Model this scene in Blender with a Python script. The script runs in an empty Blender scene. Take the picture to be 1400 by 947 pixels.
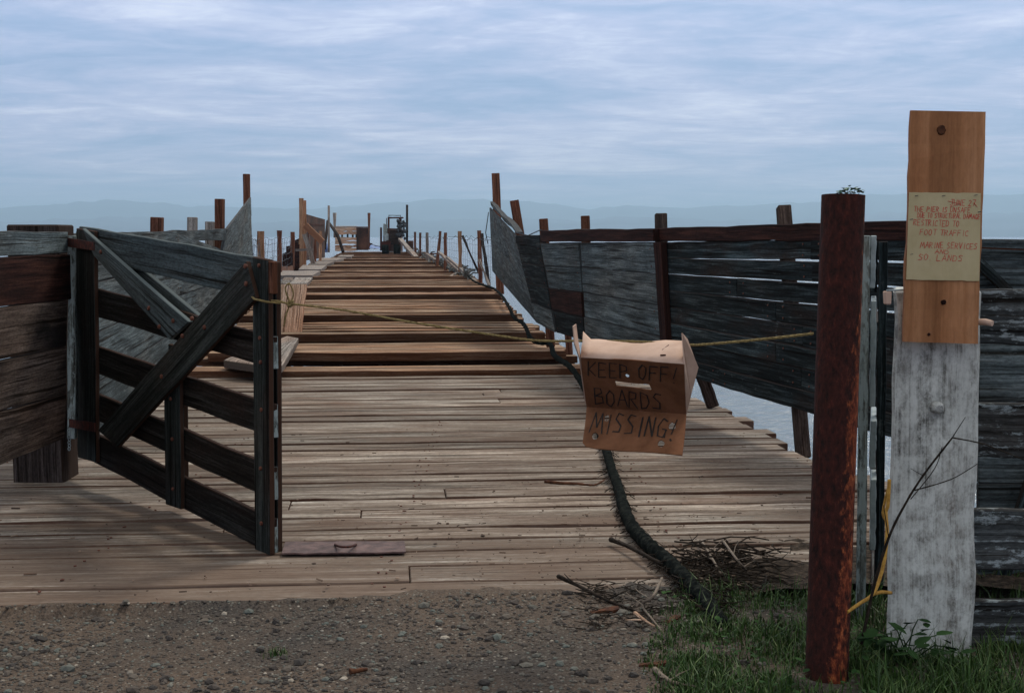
import bpy, bmesh, math, random
from mathutils import Vector as V, noise as mnoise
R = random.Random(7)
C = bpy.context.scene.collection
S = bpy.context.scene
F = 1944.4; PITCH = math.atan(150.5 / F); CAMZ = 1.6
CAM = V((0, 0, CAMZ))
FW = V((0, math.cos(PITCH), -math.sin(PITCH))); UP = V((0, math.sin(PITCH), math.cos(PITCH)))

# ---- survey helpers: read a real position off a sight line ------------------
def ray(px, py): return FW + V((1, 0, 0)) * ((px - 700) / F) + UP * ((473.5 - py) / F)
def at(px, py, Y):
    d = ray(px, py); return CAM + d * (Y / d.y)
def gnd(px, py, h=0.0):
    d = ray(px, py); return CAM + d * ((h - CAMZ) / d.z)
def onp(px, py, A, B, off=0.0):           # point on the vertical plane through plan points A, B
    ab = V((B[0] - A[0], B[1] - A[1])); n = V((ab.y, -ab.x)).normalized()
    if n.y < 0: n = -n
    d = ray(px, py); a = V(A) + n * off
    t = (a.x * n.x + a.y * n.y) / (d.x * n.x + d.y * n.y)
    return CAM + d * t
def lerp(a, b, t): return a + (b - a) * t
def interp(tab, x):
    if x <= tab[0][0]: return tab[0][1]
    for (a, va), (b, vb) in zip(tab, tab[1:]):
        if x <= b: return va + (vb - va) * (x - a) / (b - a)
    return tab[-1][1]

# ---- mesh builder ------------------------------------------------------------
class MB:
    def __init__(s): s.v = []; s.f = []; s.uv = []; s.c = []; s.sm = []
    def face(s, idx, uvs, rnd, side=0.0, smooth=False):
        s.f.append(idx); s.uv.append(uvs); s.c.append((rnd, side)); s.sm.append(smooth)
    def slab(s, c, t, n=None, jit=0.004, rnd=None, allside=False, warp=0.0):
        """board: c0->c1 and c3->c2 run along the grain, t = thickness vector"""
        c = [V(p) for p in c]; t = V(t)
        L = ((c[1] - c[0]).length + (c[2] - c[3]).length) / 2
        W = ((c[3] - c[0]).length + (c[2] - c[1]).length) / 2; T = t.length
        if n is None: n = max(1, min(16, int(L / 0.25)))
        rnd = R.random() if rnd is None else rnd
        b = len(s.v); wd = (c[3] - c[0]).normalized(); td = t.normalized(); u0 = R.uniform(0, 50)
        wp = R.uniform(-1, 1) * warp
        for i in range(n + 1):
            k = i / n; a = lerp(c[0], c[1], k); d = lerp(c[3], c[2], k)
            j = [R.gauss(0, jit) for _ in range(4)] if 0 < i < n else [R.gauss(0, jit * .6) for _ in range(4)]
            a = a + wd * j[0] + td * (j[1] * .5 + wp * math.sin(k * 3.14)); d = d + wd * j[2] + td * (j[3] * .5 + wp * math.sin(k * 3.14))
            s.v += [a, d, d + t, a + t]
        vs = [0, W, W + T, 2 * W + T, 2 * W + 2 * T]
        for i in range(n):
            p = b + 4 * i; q = p + 4; ua = u0 + L * i / n; ub = u0 + L * (i + 1) / n
            for e in range(4):
                f = (e + 1) % 4
                s.face((p + e, p + f, q + f, q + e), ((ua, vs[e]), (ua, vs[e + 1]), (ub, vs[e + 1]), (ub, vs[e])), rnd, 1.0 if (allside or e in (1, 3)) else 0.0)
        e = b + 4 * n
        s.face((b + 3, b + 2, b + 1, b), ((u0, 0), (u0 + .05, 0), (u0 + .05, W), (u0, W)), rnd, 1.0)
        s.face((e, e + 1, e + 2, e + 3), ((u0, 0), (u0 + .05, 0), (u0 + .05, W), (u0, W)), rnd, 1.0)
        return s
    def beam(s, p0, p1, w, h, up=(0, 0, 1), **k):
        p0 = V(p0); p1 = V(p1); d = (p1 - p0).normalized(); sd = d.cross(V(up))
        if sd.length < 1e-4: sd = V((1, 0, 0))
        sd.normalize(); u = sd.cross(d).normalized()
        a = p0 - sd * w / 2 + u * h / 2; b = p1 - sd * w / 2 + u * h / 2
        return s.slab((a, b, b + sd * w, a + sd * w), -u * h, **k)
    def tube(s, pts, r, n=8, caps=True, rnd=None, jit=0.0):
        pts = [V(p) for p in pts]; m = len(pts); rs = r if isinstance(r, (list, tuple)) else [r] * m
        rnd = R.random() if rnd is None else rnd; b = len(s.v); u = None; L = 0; us = []
        for i, p in enumerate(pts):
            d = (pts[min(i + 1, m - 1)] - pts[max(i - 1, 0)]).normalized()
            if u is None:
                u = d.cross(V((0, 0, 1)))
                if u.length < .05: u = V((1, 0, 0))
            u = (u - d * u.dot(d)).normalized(); w = d.cross(u)
            if i: L += (p - pts[i - 1]).length
            us.append(L)
            for k in range(n):
                a = 2 * math.pi * k / n; rr = rs[i] * (1 + R.uniform(-jit, jit))
                s.v.append(p + u * math.cos(a) * rr + w * math.sin(a) * rr)
        per = 2 * math.pi * rs[0]
        for i in range(m - 1):
            for k in range(n):
                k2 = (k + 1) % n; a = b + i * n
                s.face((a + k, a + k2, a + n + k2, a + n + k), ((us[i], per * k / n), (us[i], per * (k + 1) / n), (us[i + 1], per * (k + 1) / n), (us[i + 1], per * k / n)), rnd, 0, n > 5)
        if caps:
            s.face(tuple(b + k for k in reversed(range(n))), [(0.02 * math.cos(k), 0.02 * math.sin(k)) for k in range(n)], rnd, 1)
            s.face(tuple(b + (m - 1) * n + k for k in range(n)), [(0.02 * math.cos(k), 0.02 * math.sin(k)) for k in range(n)], rnd, 1)
        return s
    def tri(s, a, b, c, rnd=None):
        i = len(s.v); s.v += [V(a), V(b), V(c)]
        s.face((i, i + 1, i + 2), ((0, 0), (1, 0), (.5, 1)), R.random() if rnd is None else rnd)
    def stone(s, p, r, rnd=None, flat=.6):
        rnd = R.random() if rnd is None else rnd; b = len(s.v); q = R.uniform(0, 6.28)
        sx, sy, sz = r * R.uniform(.7, 1.3), r * R.uniform(.6, 1.1), r * flat * R.uniform(.7, 1.2)
        for (x, y, z) in ICO:
            k = R.uniform(.82, 1.15); x, y, z = x * sx * k, y * sy * k, z * sz * k
            s.v.append(V((p[0] + x * math.cos(q) - y * math.sin(q), p[1] + x * math.sin(q) + y * math.cos(q), p[2] + z)))
        for f in ICOF: s.face(tuple(b + i for i in f), ((0, 0), (1, 0), (.5, 1)), rnd, 0, False)
    def build(s, name, mat, parent=None, bevel=0.0):
        off = V((0, 0, 0)); p = parent
        while p is not None: off += p.location; p = p.parent
        me = bpy.data.meshes.new(name); me.from_pydata([tuple(v - off) for v in s.v], [], s.f)
        me.color_attributes.new('rnd', 'FLOAT_COLOR', 'CORNER'); me.uv_layers.new(name='UVMap')
        uvl = me.uv_layers['UVMap']; col = me.color_attributes['rnd']
        ud = []; cd = []
        for uvs, (r_, sd) in zip(s.uv, s.c):
            v0 = min(q[1] for q in uvs); v1 = max(q[1] for q in uvs)
            for q in uvs: ud += [q[0], q[1]]; cd += [r_, sd, (q[1] - v0) / (v1 - v0 + 1e-9), 1]
        uvl.data.foreach_set('uv', ud); col.data.foreach_set('color', cd)
        me.polygons.foreach_set('use_smooth', s.sm); me.update()
        me.materials.append(mat)
        o = bpy.data.objects.new(name, me); C.objects.link(o)
        if parent is not None: o.parent = parent
        if bevel:
            m = o.modifiers.new('bevel', 'BEVEL'); m.width = bevel; m.segments = 1; m.limit_method = 'ANGLE'; m.angle_limit = 1.0
        return o
_g = (1 + 5 ** .5) / 2
ICO = [tuple(c / math.sqrt(1 + _g * _g) for c in v) for v in [(-1, _g, 0), (1, _g, 0), (-1, -_g, 0), (1, -_g, 0), (0, -1, _g), (0, 1, _g), (0, -1, -_g), (0, 1, -_g), (_g, 0, -1), (_g, 0, 1), (-_g, 0, -1), (-_g, 0, 1)]]
ICOF = [(0, 11, 5), (0, 5, 1), (0, 1, 7), (0, 7, 10), (0, 10, 11), (1, 5, 9), (5, 11, 4), (11, 10, 2), (10, 7, 6), (7, 1, 8), (3, 9, 4), (3, 4, 2), (3, 2, 6), (3, 6, 8), (3, 8, 9), (4, 9, 5), (2, 4, 11), (6, 2, 10), (8, 6, 7), (9, 8, 1)]

def tag(o, label=None, cat=None, group=None, kind=None):
    if label: o['label'] = label
    if cat: o['category'] = cat
    if group: o['group'] = group
    if kind: o['kind'] = kind
    return o
def thing(name, loc, label, cat, group=None):
    o = bpy.data.objects.new(name, None); C.objects.link(o); o.location = loc; o.empty_display_size = .2
    return tag(o, label, cat, group)

# ---- materials ----------------------------------------------------------------
def newmat(name):
    m = bpy.data.materials.new(name); m.use_nodes = True; nt = m.node_tree
    return m, nt, nt.nodes['Principled BSDF']
def N(nt, t, **k):
    n = nt.nodes.new(t)
    for a, b in k.items(): setattr(n, a, b)
    return n
def ramp(nt, src, stops):
    n = N(nt, 'ShaderNodeValToRGB'); e = n.color_ramp.elements
    while len(e) < len(stops): e.new(.5)
    for el, (p, c) in zip(e, stops):
        el.position = p; el.color = (c, c, c, 1) if isinstance(c, (int, float)) else tuple(c) + (1,)
    nt.links.new(src, n.inputs['Fac']); return n.outputs['Color']
def mixc(nt, fac, a, b, mode='MIX'):
    n = N(nt, 'ShaderNodeMix', data_type='RGBA', blend_type=mode)
    for sock, val in ((n.inputs['Factor'], fac), (n.inputs[6], a), (n.inputs[7], b)):
        if hasattr(val, 'links'): nt.links.new(val, sock)
        elif isinstance(val, (int, float)): sock.default_value = val
        else: sock.default_value = tuple(val) + (1,)
    return n.outputs[2]
def mth(nt, op, a, b=0.0, c=0.0):
    n = N(nt, 'ShaderNodeMath', operation=op)
    for i, val in enumerate((a, b, c)):
        if hasattr(val, 'links'): nt.links.new(val, n.inputs[i])
        else: n.inputs[i].default_value = val
    return n.outputs[0]
def noise(nt, vec, scale, detail=4, rough=.55, w=None, dist=0.0):
    n = N(nt, 'ShaderNodeTexNoise', noise_dimensions='4D' if w is not None else '3D')
    n.inputs['Scale'].default_value = scale; n.inputs['Detail'].default_value = detail
    n.inputs['Roughness'].default_value = rough; n.inputs['Distortion'].default_value = dist
    nt.links.new(vec, n.inputs['Vector'])
    if w is not None: nt.links.new(w, n.inputs['W'])
    return n.outputs['Fac']
def vmap(nt, vec, sc):
    n = N(nt, 'ShaderNodeMapping'); n.inputs['Scale'].default_value = sc; nt.links.new(vec, n.inputs['Vector']); return n.outputs[0]
def bump(nt, bs, h, strength=.4, dist=.01):
    n = N(nt, 'ShaderNodeBump'); n.inputs['Strength'].default_value = strength; n.inputs['Distance'].default_value = dist
    nt.links.new(h, n.inputs['Height']); nt.links.new(n.outputs[0], bs.inputs['Normal'])

def wood(name, dark, mid, light, side, stain=(.05, .04, .035), stain_amt=.5, var=.5, paint=None, paint_amt=.5, rough=.85, grain=1.0, bs_=.6, dirt=False, tint=.55, cracks=1.0, speck=1.0, edge=None, edge_w=.05, pscale=(9, 26), psoft=.05):
    m, nt, b = newmat(name); uv = N(nt, 'ShaderNodeUVMap').outputs[0]
    at_ = N(nt, 'ShaderNodeAttribute', attribute_name='rnd'); sp = N(nt, 'ShaderNodeSeparateColor'); nt.links.new(at_.outputs['Color'], sp.inputs[0])
    rn, sd = sp.outputs[0], sp.outputs[1]; w = mth(nt, 'MULTIPLY', rn, 53.0)
    fine = noise(nt, vmap(nt, uv, (1.6 * grain, 75 * grain, 1)), 1, 5, .65, w, .3)
    mid_n = noise(nt, vmap(nt, uv, (.9 * grain, 16 * grain, 1)), 1, 5, .6, w, .8)
    big = noise(nt, vmap(nt, uv, (1.1, 3.5, 1)), 1, 4, .6, w)
    crack = ramp(nt, noise(nt, vmap(nt, uv, (.6, 34, 1)), 1, 3, .5, w, .2), [(.35, 0.0), (.42, 1.0)])
    crack2 = ramp(nt, noise(nt, vmap(nt, uv, (2.4, 120, 1)), 1, 4, .6, w, .3), [(.36, 0.0), (.46, 1.0)])
    spk = noise(nt, vmap(nt, uv, (28, 90, 1)), 1, 5, .75, w)
    col = ramp(nt, mth(nt, 'ADD', mth(nt, 'MULTIPLY', fine, .5), mth(nt, 'MULTIPLY', mid_n, .5)), [(.38, dark), (.5, mid), (.60, light)])
    col = mixc(nt, mth(nt, 'MULTIPLY', ramp(nt, big, [(.5, 0.0), (.68, 1.0)]), stain_amt), col, stain)
    col = mixc(nt, 1.0, col, ramp(nt, spk, [(.32, 1 - .55 * speck), (.5, 1.0), (.68, 1 + .45 * speck)]), 'MULTIPLY')
    col = mixc(nt, 1.0, col, mixc(nt, crack2, tuple(1 - (1 - x) * cracks for x in (.42, .36, .32)), (1, 1, 1)), 'MULTIPLY')
    hue = noise(nt, vmap(nt, uv, (.5, 1.3, 1)), 1, 2, .5, w)
    col = mixc(nt, ramp(nt, hue, [(.42, 0.0), (.66, tint)]), col, mixc(nt, 1.0, col, (1.12, .82, .66), 'MULTIPLY'))
    vo = N(nt, 'ShaderNodeTexVoronoi', voronoi_dimensions='4D'); vo.inputs['Scale'].default_value = 1
    nt.links.new(vmap(nt, uv, (1.3, 6.0, 1)), vo.inputs['Vector']); nt.links.new(w, vo.inputs['W'])
    knot = ramp(nt, vo.outputs['Distance'], [(.05, 0.25), (.13, 1.0)])
    col = mixc(nt, 1.0, col, mixc(nt, crack, tuple(1 - (1 - x) * cracks for x in (.22, .18, .15)), (1, 1, 1)), 'MULTIPLY')
    col = mixc(nt, 1.0, col, mixc(nt, knot, (.35, .25, .2), (1, 1, 1)), 'MULTIPLY')
    col = mixc(nt, mth(nt, 'MULTIPLY', sd, .8), col, mixc(nt, fine, tuple(x * .5 for x in side), tuple(x * 1.4 for x in side)))
    if paint:
        pm = noise(nt, vmap(nt, uv, pscale + (1,)), 1, 8, .75, w)
        pm2 = mth(nt, 'ADD', mth(nt, 'MULTIPLY', pm, .75), mth(nt, 'MULTIPLY', fine, .3))
        k = .62 - paint_amt * .22
        col = mixc(nt, ramp(nt, pm2, [(k, 0.0), (k + psoft, 1.0)]), col, mixc(nt, big, tuple(x * .6 for x in paint), paint))
    bri = mth(nt, 'ADD', mth(nt, 'MULTIPLY', rn, var), 1 - var / 2)
    bc = N(nt, 'ShaderNodeCombineColor')
    for i in range(3): nt.links.new(bri, bc.inputs[i])
    col = mixc(nt, 1.0, col, bc.outputs[0], 'MULTIPLY')
    if edge:
        eb = mth(nt, 'ABSOLUTE', mth(nt, 'SUBTRACT', sp.outputs[2], .5)); en = mth(nt, 'ADD', eb, mth(nt, 'MULTIPLY', mth(nt, 'SUBTRACT', mid_n, .5), .14))
        col = mixc(nt, ramp(nt, en, [(.5 - edge_w * 1.6, 0.0), (.5 - edge_w * .4, 1.0)]), col, edge)
    if dirt:
        ob = N(nt, 'ShaderNodeTexCoord').outputs['Object']; sp3 = N(nt, 'ShaderNodeSeparateXYZ'); nt.links.new(ob, sp3.inputs[0])
        d1 = noise(nt, vmap(nt, ob, (.55, 1.5, 1)), 1.3, 6, .65); d2 = noise(nt, vmap(nt, ob, (3, 8, 1)), 3, 5, .7)
        fr = mth(nt, 'MULTIPLY', mth(nt, 'SUBTRACT', 1.9, sp3.outputs[1]), .075)       # trodden-in soil near the landward end
        dd = mth(nt, 'ADD', mth(nt, 'ADD', mth(nt, 'MULTIPLY', d1, .7), mth(nt, 'MULTIPLY', d2, .3)), mth(nt, 'MAXIMUM', fr, 0.0))
        col = mixc(nt, ramp(nt, dd, [(.47, 0.0), (.63, .8)]), col, mixc(nt, d2, (.085, .055, .04), (.17, .125, .095)))
    nt.links.new(col, b.inputs['Base Color']); b.inputs['Roughness'].default_value = rough
    b.inputs['Specular IOR Level'].default_value = .07
    bump(nt, b, mth(nt, 'ADD', mth(nt, 'MULTIPLY', fine, .5), mth(nt, 'MULTIPLY', crack, .6)), bs_, .006)
    return m
def solid(name, cols, scale=20, rough=.8, bs_=.3, metallic=0.0, detail=6, spec=.3, stretch=(1, 1, 1), pos=(.35, .65)):
    m, nt, b = newmat(name); ob = vmap(nt, N(nt, 'ShaderNodeTexCoord').outputs['Object'], stretch)
    n1 = noise(nt, ob, scale, detail, .65)
    k = len(cols); st = [(pos[0] + (pos[1] - pos[0]) * i / max(1, k - 1), c) for i, c in enumerate(cols)]
    nt.links.new(ramp(nt, n1, st), b.inputs['Base Color']); b.inputs['Roughness'].default_value = rough
    b.inputs['Metallic'].default_value = metallic; b.inputs['Specular IOR Level'].default_value = spec
    bump(nt, b, n1, bs_, .01); return m
def varied(name, stops, rough=.8, trans=0.0, spec=.3):
    m, nt, b = newmat(name); a = N(nt, 'ShaderNodeAttribute', attribute_name='rnd'); sp = N(nt, 'ShaderNodeSeparateColor')
    nt.links.new(a.outputs['Color'], sp.inputs[0]); nt.links.new(ramp(nt, sp.outputs[0], stops), b.inputs['Base Color'])
    b.inputs['Roughness'].default_value = rough; b.inputs['Specular IOR Level'].default_value = spec
    return m

M = {}
M['deck'] = wood('deck_wood', (.042, .030, .022), (.185, .158, .130), (.44, .41, .36), (.09, .034, .02), stain=(.11, .066, .046), stain_amt=.8, var=.6, dirt=True, tint=.3, cracks=.65, edge=(.05, .026, .016), edge_w=.034)
M['far_deck'] = wood('pier_wood', (.042, .020, .011), (.245, .160, .10), (.50, .405, .30), (.06, .02, .009), stain=(.13, .065, .04), stain_amt=.6, var=.75, tint=.85, cracks=.6, edge=(.05, .02, .01), edge_w=.045)
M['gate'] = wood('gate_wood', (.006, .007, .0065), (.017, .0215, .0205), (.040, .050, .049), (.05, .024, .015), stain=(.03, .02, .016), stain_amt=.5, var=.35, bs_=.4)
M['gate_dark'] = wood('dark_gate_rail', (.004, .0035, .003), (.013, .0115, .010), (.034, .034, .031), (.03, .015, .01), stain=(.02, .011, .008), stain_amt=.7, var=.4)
M['gate_top'] = wood('gate_rail_wood', (.02, .025, .027), (.045, .060, .064), (.08, .102, .108), (.10, .12, .12), stain=(.04, .045, .047), stain_amt=.4, var=.2, bs_=.4)
M['wall_dark'] = wood('tarred_wall_wood', (.003, .0045, .005), (.010, .0155, .0175), (.045, .065, .072), (.035, .028, .025), stain=(.022, .014, .011), stain_amt=.8, var=.8, paint=(.15, .18, .18), paint_amt=.10, pscale=(7, 14), psoft=.12)
M['wall_grey'] = wood('grey_wall_wood', (.020, .026, .028), (.068, .088, .095), (.145, .18, .19), (.04, .04, .04), stain=(.035, .042, .045), stain_amt=.7, var=.5, paint=(.24, .28, .29), paint_amt=.15, pscale=(7, 14), psoft=.14)
M['wall_brown'] = wood('brown_wall_wood', (.03, .021, .017), (.085, .064, .053), (.15, .12, .102), (.04, .027, .02), stain=(.012, .010, .010), stain_amt=.95, var=.3)
M['redwood'] = wood('dark_red_wood', (.008, .004, .004), (.026, .010, .008), (.06, .025, .018), (.02, .009, .007), stain=(.012, .008, .008), stain_amt=.7, var=.3)
M['post_red'] = wood('red_brown_post_wood', (.05, .02, .012), (.12, .05, .03), (.2, .095, .06), (.10, .04, .022), stain=(.05, .025, .02), var=.5)
M['post_tan'] = wood('tan_post_wood', (.14, .07, .035), (.33, .19, .11), (.45, .28, .18), (.16, .07, .04), stain=(.16, .08, .05), var=.5)
M['post_grey'] = wood('driftwood_grey', (.1, .09, .08), (.22, .2, .18), (.36, .33, .3), (.13, .11, .1), stain=(.12, .1, .09), var=.5)
M['pale'] = wood('fresh_pale_wood', (.28, .17, .11), (.5, .35, .25), (.62, .48, .38), (.16, .07, .04), stain=(.3, .17, .1), stain_amt=.4, var=.3)
M['white_post'] = wood('peeling_white_timber', (.09, .09, .08), (.24, .245, .225), (.34, .35, .33), (.2, .2, .19), stain=(.13, .13, .115), stain_amt=.5, var=.1, paint=(.60, .62, .58), paint_amt=.85, grain=.6, cracks=.7, pscale=(14, 20), psoft=.16)
M['rail_paint'] = wood('flaked_paint_rail', (.014, .016, .017), (.035, .042, .045), (.08, .095, .10), (.03, .03, .03), stain=(.02, .02, .02), var=.4, paint=(.26, .30, .31), paint_amt=.30, grain=.6)
M['old_timber'] = wood('old_post_timber', (.013, .009, .008), (.035, .027, .024), (.075, .06, .054), (.03, .018, .013), stain=(.02, .015, .013), var=.3)
M['ply'] = wood('sign_plywood', (.19, .095, .045), (.29, .152, .075), (.38, .215, .115), (.25, .11, .06), stain=(.24, .108, .048), stain_amt=.8, var=.05, grain=.3, bs_=.15, rough=.7, cracks=.12, speck=.25)
M['rust'] = solid('rusted_steel', [(.010, .004, .003), (.036, .008, .005), (.078, .016, .009), (.20, .05, .02)], scale=60, rough=.9, bs_=.5, stretch=(1, 1, .5), pos=(.36, .72))
def pipe_rust():
    m, nt, b = newmat('pipe_rust'); ob = N(nt, 'ShaderNodeTexCoord').outputs['Object']; sp = N(nt, 'ShaderNodeSeparateXYZ'); nt.links.new(ob, sp.inputs[0])
    n1 = noise(nt, vmap(nt, ob, (1, 1, .5)), 58, 7, .7); n2 = noise(nt, vmap(nt, ob, (1, 1, .35)), 7, 5, .65)
    base = ramp(nt, n1, [(.35, (.010, .004, .003)), (.55, (.038, .009, .006)), (.72, (.085, .018, .011))])
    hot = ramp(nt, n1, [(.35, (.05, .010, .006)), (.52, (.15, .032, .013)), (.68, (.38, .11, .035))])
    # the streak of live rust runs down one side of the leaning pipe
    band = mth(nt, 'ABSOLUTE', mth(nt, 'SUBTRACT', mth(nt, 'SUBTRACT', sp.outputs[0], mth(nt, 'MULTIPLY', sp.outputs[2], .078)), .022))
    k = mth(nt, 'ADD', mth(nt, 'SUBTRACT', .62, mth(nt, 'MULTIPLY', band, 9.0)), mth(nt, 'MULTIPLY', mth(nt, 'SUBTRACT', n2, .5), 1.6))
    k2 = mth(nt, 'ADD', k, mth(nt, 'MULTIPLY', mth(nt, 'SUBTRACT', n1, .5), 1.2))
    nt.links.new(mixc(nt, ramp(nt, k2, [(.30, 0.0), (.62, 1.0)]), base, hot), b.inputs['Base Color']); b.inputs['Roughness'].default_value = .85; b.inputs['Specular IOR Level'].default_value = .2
    bump(nt, b, n1, .6, .01); return m
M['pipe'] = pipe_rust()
M['rust_dark'] = solid('dark_rusted_sheet', [(.015, .010, .008), (.05, .022, .014), (.09, .04, .025)], scale=1.2, rough=.85, bs_=.3)
M['plate'] = solid('rusted_plate', [(.045, .025, .022), (.085, .05, .045), (.14, .085, .075)], scale=14, rough=.7, bs_=.3)
M['bolt'] = solid('rusty_bolt', [(.06, .02, .012), (.14, .05, .03)], scale=60)
M['galv'] = solid('galvanised_metal', [(.18, .22, .23), (.34, .40, .41)], scale=9, rough=.5, bs_=.15, metallic=.3)
M['greenboard'] = wood('grey_green_board', (.05, .06, .058), (.13, .16, .155), (.24, .29, .28), (.1, .12, .115), stain=(.03, .035, .03), stain_amt=.8, var=.3, paint=(.32, .38, .37), paint_amt=.55)
M['hose'] = solid('black_rubber', [(.002, .003, .003), (.006, .008, .0075), (.024, .026, .022)], scale=30, rough=1, spec=.02, bs_=.5)
M['rope'] = solid('hemp_rope', [(.10, .07, .026), (.25, .185, .07)], scale=90, rough=.9, bs_=.4)
M['yrope'] = solid('yellow_rope', [(.26, .13, .02), (.46, .26, .05)], scale=60, rough=.8)
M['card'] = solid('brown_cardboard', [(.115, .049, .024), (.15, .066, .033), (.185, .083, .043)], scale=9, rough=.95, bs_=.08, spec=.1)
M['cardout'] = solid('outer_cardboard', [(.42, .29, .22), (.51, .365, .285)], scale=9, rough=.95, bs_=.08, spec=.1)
M['old_net'] = solid('old_netting_cord', [(.04, .045, .042), (.12, .125, .115)], scale=6)
M['ink'] = solid('black_marker', [(.012, .009, .008), (.02, .015, .012)], scale=10, rough=.8)
M['redink'] = solid('red_marker', [(.42, .035, .03), (.48, .05, .04)], scale=10, rough=.8)
M['paper'] = solid('yellowed_paper', [(.37, .31, .175), (.43, .365, .22)], scale=7, rough=.9, bs_=.12, spec=.1)
M['wire'] = solid('fence_wire', [(.03, .035, .04), (.07, .08, .09)], scale=10, metallic=.3)
M['bark'] = solid('twig_bark', [(.010, .008, .006), (.032, .024, .018)], scale=40, spec=.05)
M['dead'] = solid('dead_stick', [(.10, .075, .055), (.2, .16, .12)], scale=40)
M['chip'] = solid('red_bark_chip', [(.035, .014, .008), (.11, .045, .022)], scale=30, spec=.1)
M['tarp'] = solid('blue_tarp', [(.04, .10, .28), (.12, .2, .4)], scale=2, rough=.4, bs_=.6)
M['leaf'] = varied('weed_leaf', [(0, (.012, .030, .009)), (1, (.036, .082, .024))], .9, spec=.08)
M['sprig'] = varied('sprig_leaf', [(0, (.03, .09, .06)), (1, (.07, .15, .09))], .6)
M['grass'] = varied('grass_blade', [(0, (.012, .030, .005)), (.8, (.036, .085, .011)), (1, (.09, .12, .035))], .6)
M['stones'] = varied('gravel_stones', [(0, (.03, .026, .023)), (.35, (.065, .052, .042)), (.7, (.10, .083, .065)), (.9, (.09, .105, .092)), (.975, (.19, .16, .125)), (1, (.36, .32, .26))], .85)
M['litter'] = varied('bark_litter', [(0, (.03, .02, .014)), (.7, (.10, .06, .04)), (1, (.25, .18, .13))], .9)
def gravel():
    m, nt, b = newmat('gravel_soil'); ob = N(nt, 'ShaderNodeTexCoord').outputs['Object']
    big = noise(nt, ob, .9, 4, .6); med = noise(nt, ob, 9, 5, .7); fine = noise(nt, ob, 85, 5, .75)
    col = mixc(nt, ramp(nt, big, [(.4, 0.0), (.62, 1.0)]), (.088, .066, .050), (.046, .041, .037))
    col = mixc(nt, ramp(nt, fine, [(.3, .0), (.7, 1.0)]), mixc(nt, 1, col, (.45, .42, .4), 'MULTIPLY'), mixc(nt, 1, col, (1.7, 1.7, 1.7), 'MULTIPLY'))
    vo = N(nt, 'ShaderNodeTexVoronoi'); vo.inputs['Scale'].default_value = 62; nt.links.new(ob, vo.inputs['Vector'])
    peb = ramp(nt, vo.outputs['Distance'], [(.2, 1.0), (.5, 0.0)])
    sepc = N(nt, 'ShaderNodeSeparateColor'); nt.links.new(vo.outputs['Color'], sepc.inputs[0])
    pc = ramp(nt, sepc.outputs[0], [(0, (.05, .045, .04)), (.5, (.12, .10, .08)), (.8, (.16, .17, .15)), (1, (.33, .29, .24))])
    col = mixc(nt, mth(nt, 'MULTIPLY', peb, ramp(nt, sepc.outputs[1], [(.4, 0.0), (.5, .85)])), col, pc)
    nt.links.new(col, b.inputs['Base Color']); b.inputs['Roughness'].default_value = .95; b.inputs['Specular IOR Level'].default_value = .15
    bump(nt, b, mth(nt, 'ADD', mth(nt, 'MULTIPLY', fine, .6), mth(nt, 'ADD', mth(nt, 'MULTIPLY', peb, .5), med)), .9, .012); return m
M['gravel'] = gravel()
M['soil'] = solid('dark_soil', [(.012, .010, .008), (.035, .027, .021), (.08, .06, .045)], scale=28, rough=.95, spec=.05, bs_=.8)
def watermat():
    m, nt, b = newmat('sea_water'); ob = N(nt, 'ShaderNodeTexCoord').outputs['Object']
    n1 = noise(nt, vmap(nt, ob, (.35, 1.2, 1)), 1, 5, .6); n2 = noise(nt, vmap(nt, ob, (1.6, 5.0, 1)), 1, 4, .6)
    b.inputs['Base Color'].default_value = (.13, .165, .195, 1); b.inputs['Roughness'].default_value = .12; b.inputs['IOR'].default_value = 1.33
    bump(nt, b, mth(nt, 'ADD', n1, mth(nt, 'MULTIPLY', n2, .5)), .9, .34); return m
M['water'] = watermat()
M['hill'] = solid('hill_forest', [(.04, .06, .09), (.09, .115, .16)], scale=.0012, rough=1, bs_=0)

# ---- setting --------------------------------------------------------------------
WZ = -2.6
def water():
    mb = MB(); mb.v = [V((-24000, -200, WZ)), V((24000, -200, WZ)), V((24000, 26000, WZ)), V((-24000, 26000, WZ))]
    mb.face((0, 1, 2, 3), ((0, 0), (1, 0), (1, 1), (0, 1)), .5); o = mb.build('water', M['water']); tag(o, kind='structure')
water()
SL = .088                                    # boards run square to the pier axis, which bears a little left
S0 = 6.28                                    # front of the deck
def gz(x, y):
    f = y - SL * x
    z = -.04 + .02 * mnoise.noise(V((x * .5, y * .5, 0))) + .012 * mnoise.noise(V((x * 2.5, y * 2.5, 4)))
    z += .045 * max(0, min(1, (x + 1.6) / 1.5))
    if x > 1.0: z -= .05 * min(1, x - 1.0)
    lap = S0 + max(0, min(1, (x + 1.1) / .8)) * (.10 + .22 * mnoise.noise(V((x * 2.2, 1, 1))) + .10 * mnoise.noise(V((x * 8, 5, 1))))
    if S0 - .25 < f < lap: z = max(z, .004 + .006 * mnoise.noise(V((x * 6, y * 6, 1)))) if f > S0 - .06 else lerp(z, .0, (f - S0 + .25) / .19 * (1 if x > -.7 else 0))
    if f > lap: z -= .02 + .16 * min(1.5, f - lap) ** 1.2
    if f > S0 + 2: z -= (f - S0 - 2) * .55
    return max(z, -4.2)
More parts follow.
